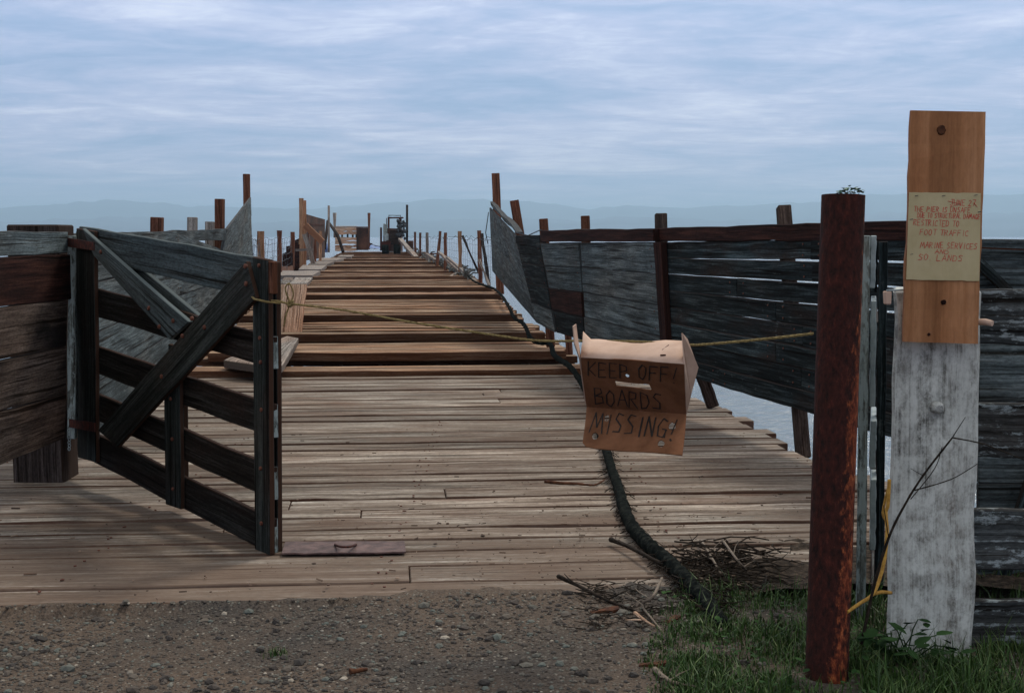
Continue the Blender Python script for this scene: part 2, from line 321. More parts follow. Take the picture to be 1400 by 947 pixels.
def ground():
    mb = MB()
    xs = [-60, -30, -15, -9, -6] + [-4.4 + .055 * i for i in range(151)] + [5, 7, 10, 18, 30, 60]
    ys = [-60, -30, -12, -4, 0, 2, 3.5] + [4.4 + .05 * i for i in range(73)] + [8.6, 9.5, 11, 13, 16, 20, 30]
    nx = len(xs)
    for y in ys:
        for x in xs: mb.v.append(V((x, y, gz(x, y))))
    for j in range(len(ys) - 1):
        for i in range(nx - 1):
            a = j * nx + i; mb.face((a, a + 1, a + nx + 1, a + nx), ((0, 0), (1, 0), (1, 1), (0, 1)), .5, 0, True)
    tag(mb.build('ground', M['gravel']), kind='structure')
ground()
def hills():
    prof = [(-600, 292), (-200, 290), (0, 287), (80, 280), (150, 275), (230, 280), (330, 284), (430, 286), (520, 277), (600, 273), (700, 273), (760, 279), (800, 286), (850, 281), (930, 284), (1040, 280), (1120, 277), (1190, 267), (1270, 266), (1350, 270), (1450, 268), (1700, 276), (2100, 285)]
    for k, (D, nm, sc) in enumerate(((15500, 'mountains', 1.0), (11500, 'hills', .55))):
        mb = MB(); n = 300; rows = 8
        for j in range(rows + 1):
            t = j / rows
            for i in range(n + 1):
                px = -600 + 2700 * i / n; r = ray(px, 323); az = math.atan2(r.x, r.y)
                hpx = 323 - interp(prof, px)
                hpx = hpx * sc + (3.6 * mnoise.noise(V((px * .021 + 40 * k, 3, 0))) + 2.2 * mnoise.noise(V((px * .06, 7 + k, 0))))
                if k: hpx = max(1.5, hpx + 9 * mnoise.noise(V((px * .004, 11, 0))))
                H = hpx / F * D; d = D - 2800 * (1 - t)
                z = H * (t ** .8) * (1 + .25 * (1 - t) * mnoise.noise(V((px * .02, t * 3, 5 + k))))
                mb.v.append(V((math.sin(az) * d, math.cos(az) * d, WZ - .5 + z)))
        for j in range(rows):
            for i in range(n):
                a = j * (n + 1) + i; mb.face((a, a + 1, a + n + 2, a + n + 1), ((0, 0), (1, 0), (1, 1), (0, 1)), .5, 0, True)
        tag(mb.build(nm, M['hill']), kind='structure')
hills()
def haze():
    mb = MB(); x, y0, y1, z0, z1 = 24500, -400, 26500, -7.2, 480
    mb.v = [V(p) for p in ((-x, y0, z0), (x, y0, z0), (x, y1, z0), (-x, y1, z0), (-x, y0, z1), (x, y0, z1), (x, y1, z1), (-x, y1, z1))]
    for f in ((0, 3, 2, 1), (4, 5, 6, 7), (0, 1, 5, 4), (1, 2, 6, 5), (2, 3, 7, 6), (3, 0, 4, 7)): mb.face(f, ((0, 0),) * 4, .5)
    m = bpy.data.materials.new('air'); m.use_nodes = True; nt = m.node_tree; nt.nodes.clear()
    o = N(nt, 'ShaderNodeOutputMaterial'); v = N(nt, 'ShaderNodeVolumePrincipled'); v.inputs['Density'].default_value = HAZE
    v.inputs['Color'].default_value = (.56, .80, 1.0, 1); v.inputs['Anisotropy'].default_value = .3; nt.links.new(v.outputs[0], o.inputs['Volume'])
    ob = mb.build('haze', m); tag(ob, kind='stuff')
HAZE = 1.35e-4
haze()

# ---- pier --------------------------------------------------------------------------
RT = [(6, 3.3), (8, 2.75), (10.2, 2.14), (12.7, 2.03), (13.8, 1.83), (16, 1.25), (19, .75), (30, .1), (41, -.45), (60, -1.85), (80, -3.4), (124, -7.0), (150, -9.2)]
LT = [(6, -4.3), (10, -4.0), (16.6, -3.9), (23, -4.7), (41, -6.8), (63, -9.1), (124, -15.0), (150, -17.4)]
pier = thing('pier', (0, 6.4, 0), 'long wooden pier of weathered crosswise planks running out over the water', 'pier')
def cross(mb, s, w, th, top, l=None, r=None, tilt=0, **k):
    d = V((1, SL, 0))
    xl = interp(LT, s) if l is None else l; xr = interp(RT, s + .1) if r is None else r
    xr /= 1.0; a = V((xl, s + SL * xl, top)); b = V((xr, s + SL * xr, top)); f = V((-SL, 1, 0)).normalized() * w
    mb.slab((a, b, b + f + V((0, 0, tilt)), a + f + V((0, 0, tilt))), (0, 0, -th), **k)
nd = MB(); s = S0
while s < 16.3:
    w = R.uniform(.23, .33); g = R.choice([.008, .014, .02, .03])
    xr = interp(RT, s) + R.uniform(-.1, .1); xl = interp(LT, s)
    if R.random() < .35:
        xm = R.uniform(-1.6, 1.4); cross(nd, s, w, .08, R.uniform(-.008, .008), l=xl, r=xm - .006, n=14, jit=.004, warp=.006)
        cross(nd, s, w, .08, R.uniform(-.008, .008), l=xm, r=xr, n=14, jit=.004, warp=.006)
    else: cross(nd, s, w, .08, R.uniform(-.008, .008), l=xl, r=xr, n=16, jit=.004, warp=.008)
    s += w + g
nd.build('deck', M['deck'], pier, bevel=.006)
nl = MB(); s = S0 + .14
while s < 12.5:
    for x in (-3.6, -2.1, -.62, .85, 2.1):
        for _ in range(2):
            if x < interp(RT, s) - .1:
                p = V((x + R.uniform(-.04, .04), s + SL * x + R.uniform(-.09, .09), .006)); nl.tube([p, p + V((0, 0, .005))], R.uniform(.005, .008), 7)
    s += .29
tag(nl.build('nail_heads', M['bolt'], pier), kind='stuff')
fd = MB(); TIM = [gnd(620, y).y - SL * gnd(620, y).x for y in (514.5, 489.5, 463.5, 438.5, 408, 398, 381.5, 373.5, 366.5, 361, 356.5, 353, 350, 347.5)]; THH = [.085, .085, .095, .115, .11, .115, .10, .10, .10, .11, .12, .13, .15, .15]
s = 16.9
while s < 149:
    w = R.uniform(.26, .36); miss = any(0 < t - s < .55 for t in TIM) or R.random() < .05
    if not miss: cross(fd, s, w, .09, R.uniform(-.02, .015), l=interp(LT, s) + R.uniform(-.2, .1), r=interp(RT, s) + R.uniform(-.15, .12), n=10, jit=.006, warp=.012)
    s += w + R.choice([.01, .02, .05, .1])
fd.build('far_deck', M['far_deck'], pier)
for i, t in enumerate(TIM):
    hh = THH[i]
    mb = MB(); w = R.uniform(.3, .4) * (1 + t / 90)
    cross(mb, t, w, hh + .03, hh, l=interp(LT, t) + (0 if i == 0 else R.uniform(0, .3)), r=interp(RT, t) + R.uniform(-.25, .05), n=16, jit=.006, warp=.02)
    mb.build('cross_timber', M['far_deck'], pier, bevel=.008)
    if i in (1, 4):
        mb = MB(); cross(mb, t + w + .02, w * .9, hh, hh * .75, l=interp(LT, t) + R.uniform(0, .4), r=interp(RT, t) + R.uniform(-.4, .1), n=16, jit=.006, warp=.02)
        mb.build('cross_timber', M['far_deck'], pier, bevel=.008)
st = MB()
for o_ in (.25, 1.8, 3.4, 4.9):
    for (a, b) in zip([6.5, 16, 30, 60, 100], [16, 30, 60, 100, 149]):
        la, lb = interp(LT, a), interp(LT, b); ra, rb = interp(RT, a), interp(RT, b); q = o_ / 5.15
        st.beam((lerp(la, ra, q), a, -.26), (lerp(lb, rb, q), b, -.26), .2, .33)
st.build('stringer', M['old_timber'], pier)
pl_ = [10.5, 13, 16, 20, 25, 31, 38, 46, 55, 66, 80, 96, 115, 135, 148]
for y in pl_:
    for q in (.06, .5, .97):
        x = lerp(interp(LT, y), interp(RT, y), q)
        MB().tube([(x, y, -6), (x, y, -3), (x, y, -.43)], [.17, .165, .15], 12).build('piling', M['old_timber'], pier)
    mb = MB(); mb.beam((interp(LT, y), y, -.55), (interp(RT, y), y, -.55), .25, .24); mb.build('cap_beam', M['old_timber'], pier)

# ---- left near wall --------------------------------------------------------------------
A1, B1 = (-2.92, 7.0), (-2.86, 9.15)
lw = thing('plank_wall', (-2.95, 8.6, 0), 'brown plank wall with dark stains on a square timber post beside the gate hinge', 'wall')
rows = [((0, 317), (93, 317), (93, 346), (0, 350), 'wall_grey'), ((0, 351.5), (98, 347.5), (98, 408), (0, 419), 'redwood'), ((0, 421), (93, 410), (91, 473), (0, 491), 'wall_brown'), ((0, 493), (91, 475), (91, 536), (0, 562), 'wall_brown'), ((0, 564), (91, 538), (88, 599), (0, 635), 'wall_brown')]
for a, b, c, d, mt in rows:
    P = [onp(*p, A1, B1) for p in (a, b, c, d)]
    for i, j in ((0, 1), (3, 2)): P[i] = P[i] + (P[i] - P[j]) * 1.6
    MB().slab(P, (-.05, 0, 0), n=10, jit=.003).build('plank', M[mt], lw, bevel=.004)
p = gnd(54, 659); MB().slab([(-3.26, p.y, -.02), (-3.26, p.y, 1.675), (-2.925, p.y, 1.675), (-2.925, p.y, -.02)], (0, .33, 0), n=8, jit=.004).build('post', M['old_timber'], lw, bevel=.01)
MB().slab([at(92, 322, 9.22), at(92, 600, 9.22), at(103, 600, 9.22), at(103, 322, 9.22)], (0, .05, 0)).build('hinge_board', M['greenboard'], lw, bevel=.004)

# ---- gate ------------------------------------------------------------------------------
GA, GB = (-2.76, 9.10), (-1.178, 7.01)
gn = V((GB[1] - GA[1], -(GB[0] - GA[0]), 0)).normalized()
if gn.y < 0: gn = -gn
gate = thing('wooden_gate', (-2.76, 9.1, 0), 'dark grey wooden plank gate with crossed braces standing open on the left', 'gate')
def gboard(name, q, off, th, mat='gate', flip=False, label=None, **k):
    P = [onp(x, y, GA, GB, off) for x, y in q]
    if flip: P = [P[0], P[3], P[2], P[1]]
    o = MB().slab(P, gn * th, jit=.0025, **k).build(name, M[mat], gate, bevel=.004)
    if label: o['label'] = label
    return o
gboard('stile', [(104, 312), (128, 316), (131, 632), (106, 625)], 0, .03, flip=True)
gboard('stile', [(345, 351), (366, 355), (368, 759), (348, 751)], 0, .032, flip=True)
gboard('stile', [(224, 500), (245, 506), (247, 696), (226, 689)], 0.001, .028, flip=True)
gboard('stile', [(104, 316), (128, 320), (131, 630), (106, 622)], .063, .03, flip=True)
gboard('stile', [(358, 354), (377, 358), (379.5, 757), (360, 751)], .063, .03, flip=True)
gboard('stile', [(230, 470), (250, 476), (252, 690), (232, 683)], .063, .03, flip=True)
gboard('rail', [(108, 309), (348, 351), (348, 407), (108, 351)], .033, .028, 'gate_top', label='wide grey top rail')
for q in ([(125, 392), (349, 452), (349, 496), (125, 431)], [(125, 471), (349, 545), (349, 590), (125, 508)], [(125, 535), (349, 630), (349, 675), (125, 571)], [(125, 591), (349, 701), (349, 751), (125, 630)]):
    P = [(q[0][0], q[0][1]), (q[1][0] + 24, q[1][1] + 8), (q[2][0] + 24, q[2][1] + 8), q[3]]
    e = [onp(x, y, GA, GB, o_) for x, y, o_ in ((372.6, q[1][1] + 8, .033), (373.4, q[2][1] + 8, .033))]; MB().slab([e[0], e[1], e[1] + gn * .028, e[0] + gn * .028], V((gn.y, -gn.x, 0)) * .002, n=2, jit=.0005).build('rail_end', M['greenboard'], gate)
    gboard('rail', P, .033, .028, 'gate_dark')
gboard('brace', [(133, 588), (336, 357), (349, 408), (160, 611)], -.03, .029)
gboard('brace', [(112, 312), (258, 440), (231, 464), (128, 350)], -.0305, .028, 'gate_top')
gboard('brace', [(150, 332), (272, 432), (262, 440), (140, 336)], .063, .03, 'gate_top')
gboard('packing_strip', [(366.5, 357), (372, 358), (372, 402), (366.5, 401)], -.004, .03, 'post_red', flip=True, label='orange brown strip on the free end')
for (x, y) in ((645, 635), (690, 715), (750, 690), (790, 755), (830, 680), (885, 718), (1062, 455), (1065, 530), (437, 393), (700, 930)):
    p = onp(x / 3.1575, y / 3.1575 + 220, GA, GB, -.03); MB().tube([p + gn * .004, p - gn * .008, p - gn * .012], [.013, .013, .008], 8).build('bolt', M['bolt'], gate)
for (x, y) in ((355, 363), (356, 462), (357, 495), (358, 560), (234, 532), (234, 545), (236, 600), (237, 668), (357, 640), (358, 715)):
    p = onp(x, y, GA, GB, 0); MB().tube([p + gn * .004, p - gn * .007, p - gn * .010], [.011, .011, .007], 8).build('bolt', M['bolt'], gate)
for y0 in (328, 575):
    MB().slab([onp(84, y0 - 4, GA, GB, -.034), onp(129, y0 + 3, GA, GB, -.034), onp(129, y0 + 15, GA, GB, -.034), onp(84, y0 + 7, GA, GB, -.034)], gn * .008, n=4, jit=.002).build('hinge', M['rust'], gate)
cm = MB()
for i in range(7):
    a = at(94.5, 588 + 4.2 * i, 9.12); cm.tube([a + V((0.008 * math.cos(t), .006 * (i % 2), .012 * math.sin(t))) for t in [k * 1.0472 for k in range(7)]], .003, 5, caps=False)
cm.build('chain', M['galv'], gate)

# ---- fences built from panels of planks ---------------------------------------------------
def panel(root, tf, tn, bn, bf, rows, mat, th=.05, gaps=.004, name='plank', rnds=None, mats=None, slit=None, split=False):
    """tf top-far, tn top-near, bn bottom-near, bf bottom-far (world points); rows stacked top to bottom"""
    n = (tn - tf).cross(bf - tf).normalized()
    if n.dot(CAM - tf) > 0: n = -n
    for i in range(rows):
        a, b = i / rows, (i + 1) / rows - gaps / max(.1, (bn - tn).length) * 1.0
        q = [lerp(tf, bf, a), lerp(tn, bn, a), lerp(tn, bn, b), lerp(tf, bf, b)]
        if slit and i in slit: q[2] = lerp(tn, bn, b - slit[i][0]); q[3] = lerp(tf, bf, b - slit[i][1])
        m = mats[i] if mats else mat; L = (q[1] - q[0]).length; cuts = [0, 1]
        if split and R.random() < .75: cuts = [0, R.uniform(.3, .7), 1]
        for ca, cb in zip(cuts, cuts[1:]):
            g = .004 / L if cb < 1 else 0; o_ = n * R.uniform(-.006, .006)
            qq = [lerp(q[0], q[1], ca) + o_, lerp(q[0], q[1], cb - g) + o_, lerp(q[3], q[2], cb - g) + o_, lerp(q[3], q[2], ca) + o_]
            MB().slab(qq, n * th, jit=.0018, rnd=(rnds[i] if rnds else None)).build(name, M[m], root, bevel=.006)
            nm = MB()
            for e in (ca + .05 / L * 3, cb - .05 / L * 3):
                for v in (.22, .78):
                    p = lerp(lerp(q[0], q[1], e), lerp(q[3], q[2], e), v) + o_; nm.tube([p, p - n * .006], .008, 6)
            if L < 12: nm.build('nail_heads', M['bolt'], root)['kind'] = 'stuff'
    return n
def post(root, p_top, p_bot, w, mat, name='post', d=None, **k):
    MB().beam(p_bot, p_top, w, d or w, up=(0, 1, 0), n=6, jit=.0022, **k).build(name, M[mat], root, bevel=.008)

# right side fence
rf = thing('pier_side_fence', (2.1, 10.3, 0), 'tall dark plank fence with red brown cap rail on the right pier edge', 'fence')
nA, nB = (2.48, 8.76), (1.43, 13.7)
T = lambda x, y, o=0: onp(x, y, nA, nB, o)
# near dark section reaches behind the rusty pipe
tn = T(1262, 325); bn = T(1250, 608)
panel(rf, T(903, 331), tn, bn, T(907, 505), 8, 'wall_dark', split=True, slit={0: (.012, -.004), 1: (.009, .002), 2: (.010, -.006)})
P = [T(893, 312, -.01), T(1252, 301, -.01), T(1252, 329, -.01), T(893, 330, -.01)]
MB().slab(P, (.09, .02, 0), n=16, jit=.0035).build('cap_rail', M['redwood'], rf, bevel=.006)
MB().slab([T(893, 331, -.06), T(905, 512, -.06), T(913, 512, -.06), T(903, 331, -.06)], (.06, 0, 0)).build('joint_board', M['redwood'], rf, bevel=.005)
# middle grey sections
c0t, c0b = at(893, 331, 13.75), at(905, 503, 13.75)
c1t, c1b = at(793, 332, 17.2), at(801, 467, 17.2)
c2t, c2b = at(739, 333, 19.3), at(761, 455, 19.3)
c3t, c3b = at(706, 333, 21.2), at(733, 441, 21.2)
panel(rf, c1t, c0t, c0b, c1b, 4, 'wall_grey', rnds=[.9, .6, .75, .3])
panel(rf, c2t, c1t + V((-.02, .03, 0)), c1b + V((-.02, .03, 0)), c2b, 4, 'wall_grey', rnds=[.7, .35, .2, .1], mats=['wall_grey', 'wall_grey', 'redwood', 'wall_dark'])
panel(rf, c3t, c2t + V((-.02, .03, 0)), c2b + V((-.02, .03, 0)), c3b, 4, 'wall_grey', mats=['wall_dark', 'wall_dark', 'wall_dark', 'wall_grey'], rnds=[.9, .6, .5, 1.0])
for (xa, ya, Ya, xb, yb, Yb) in ((893, 312, 13.7, 739, 315, 19.25), (737, 321, 19.4, 705, 322, 21.1)):
    a, b, c, d = at(xb, yb, Yb), at(xa, ya, Ya), at(xa, ya + 18, Ya), at(xb, yb + (16 if xa > 800 else 11), Yb)
    MB().slab([a, b, c, d], (.10, .03, 0), n=10, jit=.004).build('cap_rail', M['redwood' if xa > 800 else 'wall_dark'], rf, bevel=.006)
# rising wing at the seaward end
wt, wb = at(669, 284, 38), at(673, 371, 38)
panel(rf, wt, c3t + V((-.02, .02, .1)), c3b, wb, 4, 'wall_grey', rnds=[.95, .8, .7, .25], name='wing_plank')
MB().slab([at(670, 275, 38.2), at(706, 317, 21.4), at(707, 320, 21.4), at(671, 281, 38.2)], (.10, .05, 0), n=8, jit=.015).build('wing_rail', M['wall_grey'], rf)
for (xt, yt, xb, yb, Y, w) in ((677.5, 237, 684, 402, 38.4, .21), (703, 274, 724, 400, 30, .19), (743, 299, 753, 474, 20.3, .125), (800, 295, 806, 490, 18.0, .11), (903.5, 292, 908, 640, 13.9, .115), (1071, 282, 1098, 626, 10.55, .105)):
    post(rf, T(xt, yt, .14) if Y < 14 else at(xt, yt, Y), T(xb, yb, .14) if Y < 14 else at(xb, yb, Y), w, 'post_red' if xt < 900 else 'wall_brown')
post(rf, at(775, 440, 19.3), at(779, 486, 19.3), .09, 'post_red')
post(rf, at(955, 500, 13.2), at(975, 556, 13.2), .11, 'old_timber')
wm = MB()
for k in range(3):
    y0 = 334 + 0 * k
wm.tube([at(668, 290, 37), at(664, 318, 37), at(667, 333, 37.2)], .012, 5); wm.tube([at(706, 318, 21), at(722, 322, 20.4), at(740, 314, 19.5)], .008, 5)
wm.build('loose_wire', M['wire'], rf)

# left side fence
lf = thing('pier_side_fence', (-3.6, 13, 0), 'grey plank fence behind the open gate rising to a pale wing on the left edge', 'fence')
d0t, d0b = V((-3.02, 9.7, 1.62)), V((-2.98, 9.7, .12))
d1t, d1b = V((-3.85, 16.4, 1.66)), V((-3.8, 16.4, .2))
d2t, d2b = at(300, 330, 24), V((-4.83, 24, .3))
panel(lf, d1t, d0t, d0b, d1b, 4, 'wall_grey', rnds=[.1, .5, .4, .1])
panel(lf, d2t + V((0, 0, -.12)), d1t + V((-.02, .03, -.02)), d1b, d2b, 4, 'wall_grey', rnds=[.1, .2, .3, .3])
MB().slab([at(309, 313, 24), at(170, 319, 14), at(170, 333, 14), at(309, 328, 24)], (-.08, 0, 0), n=10, jit=.008).build('cap_rail', M['wall_grey'], lf, bevel=.005)
w1t, w1b = at(343, 270, 38), at(346, 372, 38)
panel(lf, w1t, at(311, 313, 24.1), at(284, 440, 24.1), w1b, 4, 'wall_grey', rnds=[1, .95, .9, .7], name='wing_plank')
for (x, yt, Y, w, lean, mt) in ((215, 297, 17.5, .14, 3, 'post_red'), (263, 297, 21, .13, 0, 'post_grey'), (300.5, 272, 25, .155, 0, 'post_red'), (287, 303, 24.6, .14, 0, 'post_grey'), (337, 238, 38.5, .17, -2, 'post_red')):
    post(lf, at(x, yt, Y), at(x - lean, 323 + 1.5 * F / Y, Y), w, mt)

# ---- rusty pipe, board sign, white post, right fence ------------------------------------------
a, b = at(1153, 267, 5.15), at(1128, 945, 5.05); b.z = -.25
pts = [lerp(b, a, k / 14) for k in range(15)]
pipe = thing('rusty_pipe_post', (b.x, b.y, -.09), 'tall rust red steel pipe post standing in the grass, rope tied to it', 'post')
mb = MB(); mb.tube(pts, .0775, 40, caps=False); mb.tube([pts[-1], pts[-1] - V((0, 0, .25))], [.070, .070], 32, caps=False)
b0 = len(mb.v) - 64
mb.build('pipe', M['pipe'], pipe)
mb = MB(); dsk = pts[-1] - V((0, 0, .05)); mb.tube([dsk, dsk - V((0, 0, .01))], .071, 32); mb.build('soil_plug', M['bark'], pipe)
mb = MB(); n = 40; rr = MB()
for i in range(n):
    t0, t1 = 2 * math.pi * i / n, 2 * math.pi * (i + 1) / n
    q = [pts[-1] + V((math.cos(t) * r, math.sin(t) * r, .0005)) for t in (t0, t1) for r in (.0775, .070)]
    b_ = len(rr.v); rr.v += [q[0], q[1], q[3], q[2]]; rr.face((b_, b_ + 1, b_ + 2, b_ + 3), ((0, 0), (0, 1), (1, 1), (1, 0)), .5)
rr.build('rim', M['rust'], pipe)
def leafy(mb, c, n, spread, size, up=.0):
    for _ in range(n):
        p = c + V((R.gauss(0, spread), R.gauss(0, spread), R.uniform(0, up) if up else R.gauss(0, spread * .5)))
        leafat(mb, p, size * R.uniform(.6, 1.2))
def leafat(mb, p, s_, rnd=None):
    a = R.uniform(0, 6.28); tl = R.uniform(-.5, .6); d = V((math.cos(a), math.sin(a), tl)).normalized(); sd = d.cross(V((0, 0, 1))).normalized(); nn = sd.cross(d)
    pr = [(0, 0), (.25, .33), (.6, .38), (.85, .2), (1, 0)]; i = len(mb.v); rnd = R.random() if rnd is None else rnd
    mid = []
    for k, (t, w) in enumerate(pr):
        c = p + d * t * s_ - nn * (.15 * t * t * s_)
        mb.v += [c + sd * w * s_ + nn * .08 * w * s_, c, c - sd * w * s_ + nn * .08 * w * s_]
    for k in range(4):
        q = i + 3 * k
        mb.face((q, q + 1, q + 4, q + 3), ((0, 0),) * 4, rnd, 0, True); mb.face((q + 1, q + 2, q + 5, q + 4), ((0, 0),) * 4, rnd * .8, 0, True)
top = pts[-1] + V((.025, .04, -.05))
sp = thing('weed_sprig', top, 'small green leafy sprig growing out of the top of the rusty pipe', 'plant')
mb = MB(); ends = [top + V((x, .01, z)) for x, z in ((-.03, .062), (-.01, .07), (.012, .062), (.03, .075), (.048, .066), (.0, .075))]
for e in ends: mb.tube([top, lerp(top, e, .5) + V((.004, 0, .004)), e], [.002, .0015, .001], 5)
mb.build('stem', M['sprig'], sp); mb = MB()
for e in ends: leafy(mb, e, 12, .007, .02)
mb.build('leaves', M['sprig'], sp)

wp = thing('white_timber_post', (1.55, 5.6, -.1), 'thick square timber post with peeling white paint below the plywood sign', 'post')
wl, wr = at(1217, 600, 5.4).x, at(1337, 600, 5.4).x
zt = at(1217, 396, 5.4).z
MB().slab([(wl, 5.4, -.3), (wl, 5.4, zt), (wr, 5.4, zt + .0), (wr, 5.4, -.3)], (.32 * wl / 5.4, .32, 0), n=14, jit=.004).build('timber', M['white_post'], wp, bevel=.012)
p = at(1280, 556, 5.4); MB().tube([p + V((0, .01, 0)), p - V((0, .03, 0)), p - V((0, .045, 0))], [.026, .024, .012], 10, jit=.1).build('bolt', M['white_post'], wp)
p = at(1216, 405, 5.36); MB().beam(p + V((-.013, -.02, .02)), p + V((-.013, -.02, -.03)), .028, .03, up=(0, 1, 0)).build('bracket', M['cardout'], wp, bevel=.004)
MB().tube([at(1212, 397, 5.33), at(1237, 396, 5.33)], .004, 6).build('bracket_rod', M['galv'], wp)
MB().tube([at(1330, 440, 5.38), at(1347, 440, 5.36), at(1357, 442, 5.34)], [.012, .013, .011], 10).build('peg', M['cardout'], wp)

sg = thing('plywood_sign', at(1287, 468, 5.3), 'tall tan plywood board with a handwritten paper notice, fixed above the white post', 'sign')
Q = [at(1246, 151, 5.32), at(1348, 153, 5.32), at(1337, 470, 5.3), at(1235, 467, 5.3)]
MB().slab([Q[3], Q[0], Q[1], Q[2]], (0, .02, 0), n=14, jit=.0018).build('board', M['ply'], sg)
for (x, y, r) in ((1287, 178, .017), (1290, 413, .010), (1270, 457, .006)):
    p = at(x, y, 5.2985 + .02 * (470 - y) / 320); MB().tube([p, p - V((0, .0035, 0))], [r, r * .8], 14, jit=.12).build('knot', M['redwood' if r < .015 else 'chip'], sg)
U = [at(1243, 263, 5.308), at(1341, 264, 5.308), at(1339, 384, 5.300), at(1239, 382, 5.300)]
MB().slab(U, (0, .002, 0), n=12, jit=.0008).build('paper', M['paper'], sg)

# hand lettering as pen strokes
G = {'A': ['0,0 .3,1 .6,0', '.12,.4 .5,.4'], 'B': ['0,0 0,1 .4,.95 .45,.7 .05,.52', '.05,.52 .5,.45 .5,.12 0,0'], 'C': ['.5,.85 .25,1 .03,.6 .1,.1 .5,.1'], 'D': ['0,0 0,1 .4,.85 .5,.4 .35,.05 0,0'],
 'E': ['.5,1 0,1 0,0 .5,.02', '0,.5 .4,.52'], 'F': ['.5,1 0,1 0,0', '0,.52 .4,.55'], 'G': ['.5,.85 .25,1 .02,.6 .08,.1 .4,.02 .5,.4 .28,.42', '.5,.4 .5,0'], 'H': ['0,0 0,1', '.5,0 .5,1', '0,.5 .5,.5'],
 'I': ['.2,0 .22,1'], 'J': ['.45,1 .4,.1 .2,-.05 0,.2', '.1,1 .7,1'], 'K': ['0,0 .03,1', '.5,1 .04,.45 .5,0'], 'L': ['0,1 0,0 .5,.02'], 'M': ['0,0 .2,1 .4,.3 .62,1 .8,0'], 'N': ['0,0 .08,1 .45,0 .5,1'],
 'O': ['.25,1 .02,.7 .05,.15 .3,0 .5,.3 .48,.8 .25,1'], 'P': ['0,0 .03,1 .45,.9 .45,.6 .03,.48'], 'R': ['0,0 0,1 .42,.92 .42,.6 0,.5', '.12,.5 .5,0'], 'S': ['.5,.9 .2,1 .05,.72 .45,.4 .4,.08 0,.05'],
 'T': ['.0,1 .6,1', '.3,1 .3,0'], 'U': ['0,1 .03,.15 .25,0 .48,.2 .5,1'], 'V': ['0,1 .25,0 .5,1'], '!': ['.3,1.05 .15,.25', '.12,.02 .16,-.04'], '.': ['.1,0 .15,.05'], '2': ['.0,.8 .25,1 .45,.75 0,0 .5,.02'], '7': ['0,1 .5,1 .2,0'], ' ': []}
def text(mb, s_, quad, u0, u1, v0, v1, w, off, pitch=None, slant=.0, small=False, rise=0.0):
    """quad tl,tr,br,bl; letters from u0..u1, baseline v1 and top v0 as fractions"""
    n = (quad[1] - quad[0]).cross(quad[3] - quad[0]).normalized()
    if n.dot(CAM - quad[0]) < 0: n = -n
    adv = [.95 if c == 'M' else .5 if c in 'I!. ' else .72 for c in s_]; tot = sum(adv); x = 0; k = 0
    for c, a_ in zip(s_, adv):
        sc = (u1 - u0) / tot; lj = R.uniform(-.06, .06)
        hs = .75 if (small and x > 0 and s_[max(0, s_.index(c) - 1)] != ' ') else 1.0
        for st_ in G[c]:
            pp = []
            for q in st_.split():
                gx, gy = map(float, q.split(',')); gx += R.uniform(-.03, .03); gy = gy * hs + R.uniform(-.03, .03) + lj
                u = u0 + (x + gx + slant * gy) * sc; v = v1 + (v0 - v1) * gy + rise * (u - u0)
                pp.append(lerp(lerp(quad[0], quad[1], u), lerp(quad[3], quad[2], u), v))
            for i in range(len(pp) - 1):
                d = (pp[i + 1] - pp[i]); L = d.length; d = d.normalized(); sd = n.cross(d) * w / 2 * R.uniform(.75, 1.3); k += 1; o = n * (off + (k % 7) * .00012)
                e = d * w * .3; b_ = len(mb.v); mb.v += [pp[i] - e + sd + o, pp[i] - e - sd + o, pp[i + 1] + e - sd + o, pp[i + 1] + e + sd + o]
                mb.face((b_, b_ + 1, b_ + 2, b_ + 3), ((0, 0), (0, 1), (1, 1), (1, 0)), .5)
        x += a_
for s_, x0, x1, y, h in (('JUNE 27', 1298, 1334, 280, 8), ('THE PIER IS UNSAFE', 1249, 1327, 289, 7), ('DUE TO STRUCTURAL DAMAGE', 1254, 1340, 297, 6.5), ('RESTRICTED TO', 1249, 1312, 308, 8), ('FOOT TRAFFIC', 1258, 1325, 320.5, 7.5), ('MARINE SERVICES', 1259, 1337, 338, 8), ('AND', 1279, 1299, 346, 5.5), ('SO. LANDS', 1257, 1318, 355, 8)):
    mb = MB(); text(mb, s_, U, (x0 - 1242) / 98, (x1 - 1242) / 98, (y - h - 263) / 119, (y - 263) / 119,   .0017, .0012, small=False, slant=.1, rise=.012); mb.build('lettering', M['redink'], sg)
for pa in ([(1299, 283), (1313, 279), (1296, 275)], [(1331, 277), (1336, 283)], [(1253, 354), (1262, 359), (1266, 358)], [(1316, 353), (1323, 358)]):
    P = [at(x, y, 5.3055) for x, y in pa]
    mb = MB(); mb.tube(P, .0009, 5); mb.build('pen_flourish', M['redink'], sg)
for (x, y) in ((1251, 268), (1288, 268), (1332, 267), (1244, 300), (1244, 348), (1337, 290), (1332, 362), (1333, 383)):
    a = at(x, y, 5.303); MB().tube([a, a + V((.012, 0, .002))], .0012, 5).build('staple', M['wire'], sg)

